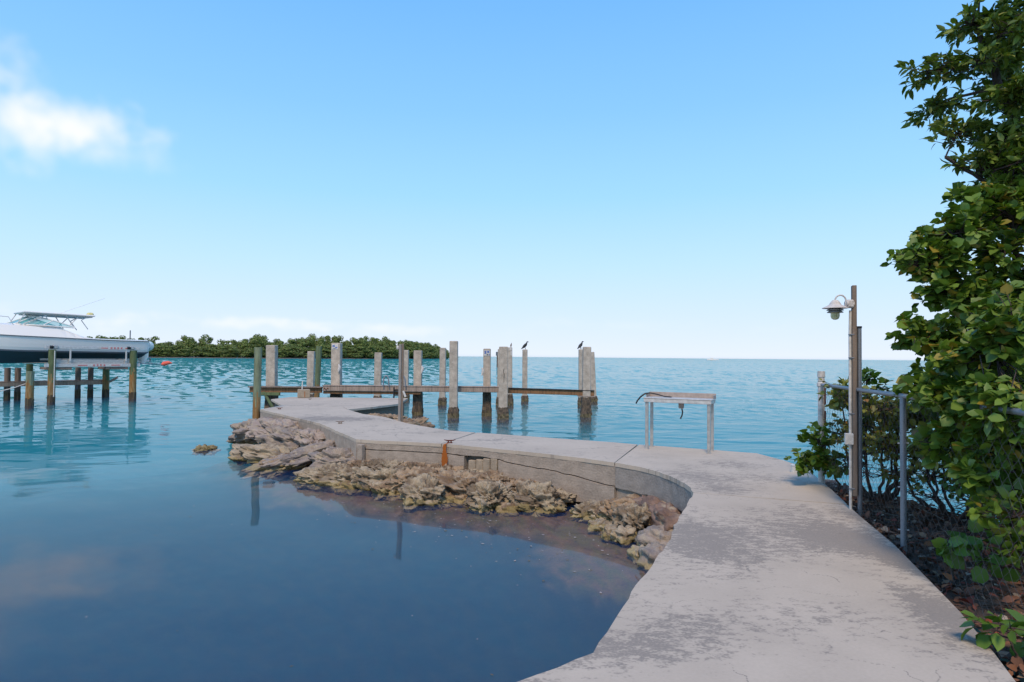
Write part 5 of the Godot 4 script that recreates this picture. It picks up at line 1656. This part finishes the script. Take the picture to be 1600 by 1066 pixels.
func plants() -> void:
	var green := [Color(0.065, 0.125, 0.015), Color(0.190, 0.290, 0.040), Color(0.28, 0.22, 0.03)]
	var fresh := [Color(0.070, 0.140, 0.016), Color(0.160, 0.270, 0.036), Color(0.26, 0.24, 0.04)]
	var olive := [Color(0.120, 0.140, 0.024), Color(0.240, 0.250, 0.045), Color(0.30, 0.15, 0.03)]
	# big broad-leaved tree right of the path
	var mass := []
	for q in [[3.40, 3.24, -5.6, 0.16, 4], [3.60, 3.26, -5.6, 0.26, 9], [3.81, 3.49, -5.6, 0.32, 9], [4.14, 3.30, -5.6, 0.36, 10], [4.45, 3.65, -5.6, 0.36, 10], [3.72, 2.98, -5.6, 0.30, 9], [4.03, 2.87, -5.6, 0.36, 10], [4.37, 2.98, -5.6, 0.36, 10], [3.50, 2.55, -5.6, 0.28, 9], [3.90, 2.45, -5.6, 0.36, 10], [4.31, 2.48, -5.6, 0.40, 10], [3.62, 2.12, -5.6, 0.32, 8], [4.03, 2.00, -5.6, 0.38, 8], [4.45, 2.03, -5.6, 0.38, 8], [3.22, 2.38, -4.6, 0.22, 8], [3.35, 2.12, -4.5, 0.24, 8], [3.20, 1.92, -4.35, 0.20, 6], [3.28, 2.52, -4.2, 0.26, 9], [3.28, 1.85, -4.1, 0.26, 7], [3.40, 1.50, -4.3, 0.24, 5], [3.60, 2.70, -4.6, 0.32, 10], [3.75, 2.25, -4.8, 0.34, 9], [3.80, 1.75, -4.9, 0.32, 7], [4.9, 3.3, -5.2, 0.6, 10], [5.0, 2.4, -5.0, 0.6, 10], [4.3, 3.0, -4.4, 0.5, 10], [4.2, 2.2, -4.2, 0.5, 10], [3.26, 2.14, -5.0, 0.18, 7], [3.14, 2.06, -4.62, 0.20, 8], [3.10, 2.12, -4.25, 0.20, 8], [3.04, 2.02, -3.95, 0.20, 8], [3.12, 1.62, -4.3, 0.20, 6], [3.22, 1.76, -4.85, 0.20, 6], [3.08, 1.40, -4.0, 0.20, 5], [4.1, 3.75, -5.7, 0.28, 9], [4.55, 3.95, -5.7, 0.3, 9], [4.75, 4.25, -5.8, 0.3, 8], [4.45, 4.2, -5.9, 0.22, 7]]:
		var rr: float = q[3]
		mass.append([Vector3(q[0] + (0.10 if q[2] < -5.0 else 0.05), q[1], q[2]), Vector3(rr, rr * 0.8, rr), int(16 + 88.0 * rr), 2 if mass.size() % 3 > 0 else 1, 0.082, 1.25 * q[4]])
	plant("seaside_tree", "large dense tree with broad green leaves overhanging the fence", "tree",
		[[[Vector3(5.0, 0.5, -6.4), Vector3(4.75, 1.2, -6.2), Vector3(4.4, 2.0, -5.9), Vector3(4.05, 2.9, -5.7), Vector3(3.75, 3.4, -5.6)], 0.085, 0.02],
		[[Vector3(5.05, 0.5, -6.3), Vector3(5.0, 1.6, -6.0), Vector3(4.7, 2.6, -5.8), Vector3(4.4, 3.5, -5.6)], 0.07, 0.02],
		[[Vector3(4.7, 0.55, -5.6), Vector3(4.35, 1.2, -5.2), Vector3(3.8, 1.9, -4.8), Vector3(3.4, 2.35, -4.5)], 0.05, 0.012],
		[[Vector3(5.1, 0.5, -5.4), Vector3(5.0, 1.6, -5.1), Vector3(4.6, 2.5, -4.8), Vector3(4.3, 2.9, -4.5)], 0.06, 0.015]],
		mass, 71, 260, green)
	# narrow-leaved tree above it
	var sprays := []
	for q in [[4.20, 5.55], [4.56, 5.62], [3.90, 5.17], [4.22, 5.13], [4.56, 5.22], [4.06, 4.83], [4.44, 4.78], [4.76, 4.92], [4.16, 4.55], [4.50, 4.47], [4.80, 4.37], [4.76, 5.40], [4.42, 4.14], [4.80, 4.02], [5.1, 5.0], [5.1, 4.4], [4.9, 5.8], [4.3, 5.95], [4.62, 3.85], [4.3, 3.85], [4.75, 3.65], [4.5, 4.3], [4.25, 4.25], [4.65, 4.15], [4.35, 4.75], [4.7, 4.6], [4.35, 5.35], [4.7, 5.1], [4.75, 5.65]]:
		sprays.append([Vector3(q[0] + 0.12, q[1], -6.0 + 0.3 * sin(q[0] * 9.0)), Vector3(0.30, 0.13, 0.32), 22, 0, 0.095, 13.0])
	plant("shore_tree", "taller tree with narrow dark leaves in sprays against the sky", "tree",
		[[[Vector3(5.8, 0.3, -6.4), Vector3(5.7, 2.0, -6.3), Vector3(5.4, 3.2, -6.2), Vector3(5.0, 4.1, -6.1), Vector3(4.6, 4.9, -6.0), Vector3(4.4, 5.5, -6.0)], 0.11, 0.02],
		[[Vector3(5.4, 3.2, -6.2), Vector3(4.95, 3.72, -6.1), Vector3(4.5, 4.0, -6.0), Vector3(4.08, 4.27, -6.0)], 0.04, 0.014],
		[[Vector3(5.85, 0.3, -6.3), Vector3(5.9, 2.4, -6.1), Vector3(5.6, 4.2, -6.0), Vector3(5.1, 5.4, -6.0)], 0.09, 0.02]],
		sprays, 72, 160, [Color(0.065, 0.110, 0.015), Color(0.170, 0.240, 0.036), Color(0.24, 0.25, 0.05)])
	# shrubs behind the fence: bare dark stems below, leaves above
	var shrub := func(x: float, z: float, h: float, sd: int, label: String, tones: Array, spread: float, lean := 0.0) -> void:
		var r := RandomNumberGenerator.new()
		r.seed = sd
		var y0 := ground_y(x, z)
		var stems := []
		var clumps := []
		for k in 8:
			var a := TAU * k / 8.0 + r.randf()
			var o := Vector3(cos(a), 0, sin(a))
			var e := Vector3(x + lean, y0, z) + o * spread * r.randf_range(0.5, 1.0) + Vector3.UP * h * r.randf_range(0.55, 0.95)
			var b := Vector3(x, y0 - 0.05, z) + o * 0.08
			stems.append([[b, b.lerp(e, 0.4) + o * 0.10 + Vector3.DOWN * 0.08, e], 0.024 if k > 1 else 0.04, 0.006])
			clumps.append([e, Vector3(0.30, 0.20, 0.30), 28, 1 + k % 2, 0.072, 9.0])
			clumps.append([b.lerp(e, 0.62) + o * 0.12, Vector3(0.25, 0.20, 0.25), 20, 1, 0.065, 6.5])
			clumps.append([b.lerp(e, 0.36) + o * 0.16, Vector3(0.26, 0.16, 0.26), 14, 1, 0.05, 0.7])
		plant("shore_shrub", label, "shrub", stems, clumps, sd, 60, tones, "shrubs behind the fence")
	shrub.call(4.42, -7.75, 1.45, 81, "olive green shrub with bare dark stems behind the lamp post", olive, 0.50)
	shrub.call(4.85, -7.0, 1.25, 82, "yellowish leaved shrub with a thicket of dark stems behind the fence mesh", olive, 0.6)
	shrub.call(4.75, -6.1, 1.2, 83, "twiggy shrub behind the galvanised line post", green, 0.6)
	shrub.call(5.3, -5.9, 1.3, 84, "twiggy dark shrub at the water's edge under the large tree", green, 0.6)
	shrub.call(5.0, -5.0, 1.0, 85, "leafy shrub at the foot of the large tree trunk", green, 0.55)
	# bright sprig leaning out past the end post
	plant("sea_grape", "bright green round leaved branch leaning out past the white fence post", "shrub",
		[[[Vector3(4.25, 0.45, -8.2), Vector3(4.12, 0.85, -8.15), Vector3(3.98, 1.15, -8.12)], 0.02, 0.006], [[Vector3(4.28, 0.45, -8.15), Vector3(4.3, 1.2, -8.0), Vector3(4.38, 1.75, -7.95), Vector3(4.42, 2.25, -7.9)], 0.018, 0.005]],
		[[Vector3(3.78, 1.06, -8.15), Vector3(0.24, 0.15, 0.2), 26, 2, 0.085, 7.0], [Vector3(3.86, 1.36, -8.15), Vector3(0.20, 0.17, 0.18), 22, 2, 0.085, 7.0], [Vector3(4.0, 1.02, -8.1), Vector3(0.20, 0.17, 0.2), 22, 2, 0.085, 7.0], [Vector3(4.40, 2.12, -7.95), Vector3(0.15, 0.18, 0.15), 11, 2, 0.075, 6.0], [Vector3(4.62, 2.0, -7.9), Vector3(0.22, 0.14, 0.2), 11, 2, 0.075, 6.0], [Vector3(4.25, 1.75, -8.0), Vector3(0.20, 0.2, 0.2), 11, 2, 0.075, 5.0]],
		91, 60, fresh)
	# low plants on the litter
	plant("seedling", "fresh green seedling with broad leaves growing from the litter by the path", "plant",
		[[[Vector3(3.38, 0.6, -4.9), Vector3(3.36, 0.8, -4.9), Vector3(3.32, 0.96, -4.9)], 0.008, 0.004], [[Vector3(3.40, 0.6, -4.88), Vector3(3.5, 0.78, -4.86), Vector3(3.56, 0.88, -4.82)], 0.007, 0.004]],
		[[Vector3(3.31, 0.95, -4.9), Vector3(0.14, 0.09, 0.14), 7, 2, 0.11, 4.0], [Vector3(3.55, 0.87, -4.84), Vector3(0.15, 0.10, 0.14), 7, 2, 0.11, 4.0]],
		92, 60, fresh)
	plant("seedling", "low round leaved seedling close to the near edge of the path", "plant",
		[[[Vector3(2.82, 0.6, -3.60), Vector3(2.80, 0.75, -3.60), Vector3(2.76, 0.88, -3.60)], 0.008, 0.004], [[Vector3(2.85, 0.6, -3.6), Vector3(2.92, 0.74, -3.6)], 0.007, 0.004]],
		[[Vector3(2.74, 0.87, -3.60), Vector3(0.12, 0.08, 0.13), 8, 1, 0.11, 4.0], [Vector3(2.90, 0.80, -3.6), Vector3(0.14, 0.10, 0.14), 8, 1, 0.11, 4.0]],
		93, 60, fresh)
	plant("seedling", "young leafy sapling at the tree's foot among dark litter", "plant",
		[[[Vector3(3.88, 0.6, -5.1), Vector3(3.88, 0.85, -5.1), Vector3(3.85, 1.12, -5.1)], 0.009, 0.004]],
		[[Vector3(3.85, 1.08, -5.1), Vector3(0.22, 0.15, 0.22), 12, 2, 0.10, 5.0], [Vector3(3.98, 0.90, -5.0), Vector3(0.22, 0.14, 0.22), 12, 1, 0.10, 5.0]],
		94, 60, fresh)

# bits of weed and foam afloat in the cove
func flotsam() -> void:
	var r := RandomNumberGenerator.new()
	r.seed = 33
	var g := Geo.new()
	for i in 260:
		var t := r.randf()
		var p := Vector2(-2.6, -11.0).lerp(Vector2(1.3, -8.4), t) + Vector2(r.randfn() * 0.5, absf(r.randfn()) * 0.9)
		if r.randf() < 0.10:
			p = Vector2(r.randf_range(-5.0, 0.6), r.randf_range(-10.0, -4.0))
		g.col = Color(0.34, 0.30, 0.28) if r.randf() < 0.6 else Color(0.13, 0.10, 0.05)
		var s := r.randf_range(0.006, 0.026)
		var a := r.randf() * TAU
		var u := Vector3(cos(a), 0, sin(a)) * s
		var w := Vector3(-sin(a), 0, cos(a)) * s * r.randf_range(0.25, 0.8)
		var c := Vector3(p.x, 0.008, p.y)
		g.flat(c - u, c + w, c + u, Vector3.UP)
		g.flat(c - u, c + u, c - w * 0.8, Vector3.UP)
	var o := obj("flotsam", g, M.litter)
	tag(o, "pale flecks of foam and weed floating on the cove water", "flotsam")
	o.set_meta("kind", "stuff")

func _ready() -> void:
	# camera
	var cam := Camera3D.new()
	cam.name = "camera"
	cam.fov = 56.11
	cam.near = 0.05
	cam.far = 12000.0
	cam.position = CAM
	cam.rotation_degrees = Vector3(1.4, 0, 0.5)
	add_child(cam)
	# sky and exposure
	var env := Environment.new()
	env.background_mode = Environment.BG_SKY
	var ps := PanoramaSkyMaterial.new()
	ps.panorama = ImageTexture.create_from_image(sky_image())
	var sky := Sky.new()
	sky.sky_material = ps
	env.sky = sky
	env.tonemap_mode = Environment.TONE_MAPPER_LINEAR
	env.tonemap_exposure = 1.95
	env.background_energy_multiplier = 0.57
	env.volumetric_fog_enabled = true
	env.volumetric_fog_density = 0.0
	env.sdfgi_enabled = true
	env.ssao_enabled = true
	env.ssil_enabled = true
	var we := WorldEnvironment.new()
	we.name = "world_environment"
	we.environment = env
	add_child(we)
	# high sun veiled by thin cloud, high behind the camera
	var sun := DirectionalLight3D.new()
	sun.name = "sun"
	sun.light_energy = 0.5
	sun.light_angular_distance = 12.0
	sun.light_color = Color(1.0, 0.90, 0.78)
	sun.shadow_enabled = true
	add_child(sun)
	sun.look_at_from_position(Vector3(-0.12, 0.80, 0.58), Vector3.ZERO)

	nz.seed = 11
	nz.frequency = 1.0
	nz.fractal_octaves = 4
	materials()
	seabed()
	water()
	island()
	pier()
	bank()
	rocks()
	old_dock()
	boat_lift()
	table()
	lamp_post()
	fence()
	plants()
	flotsam()
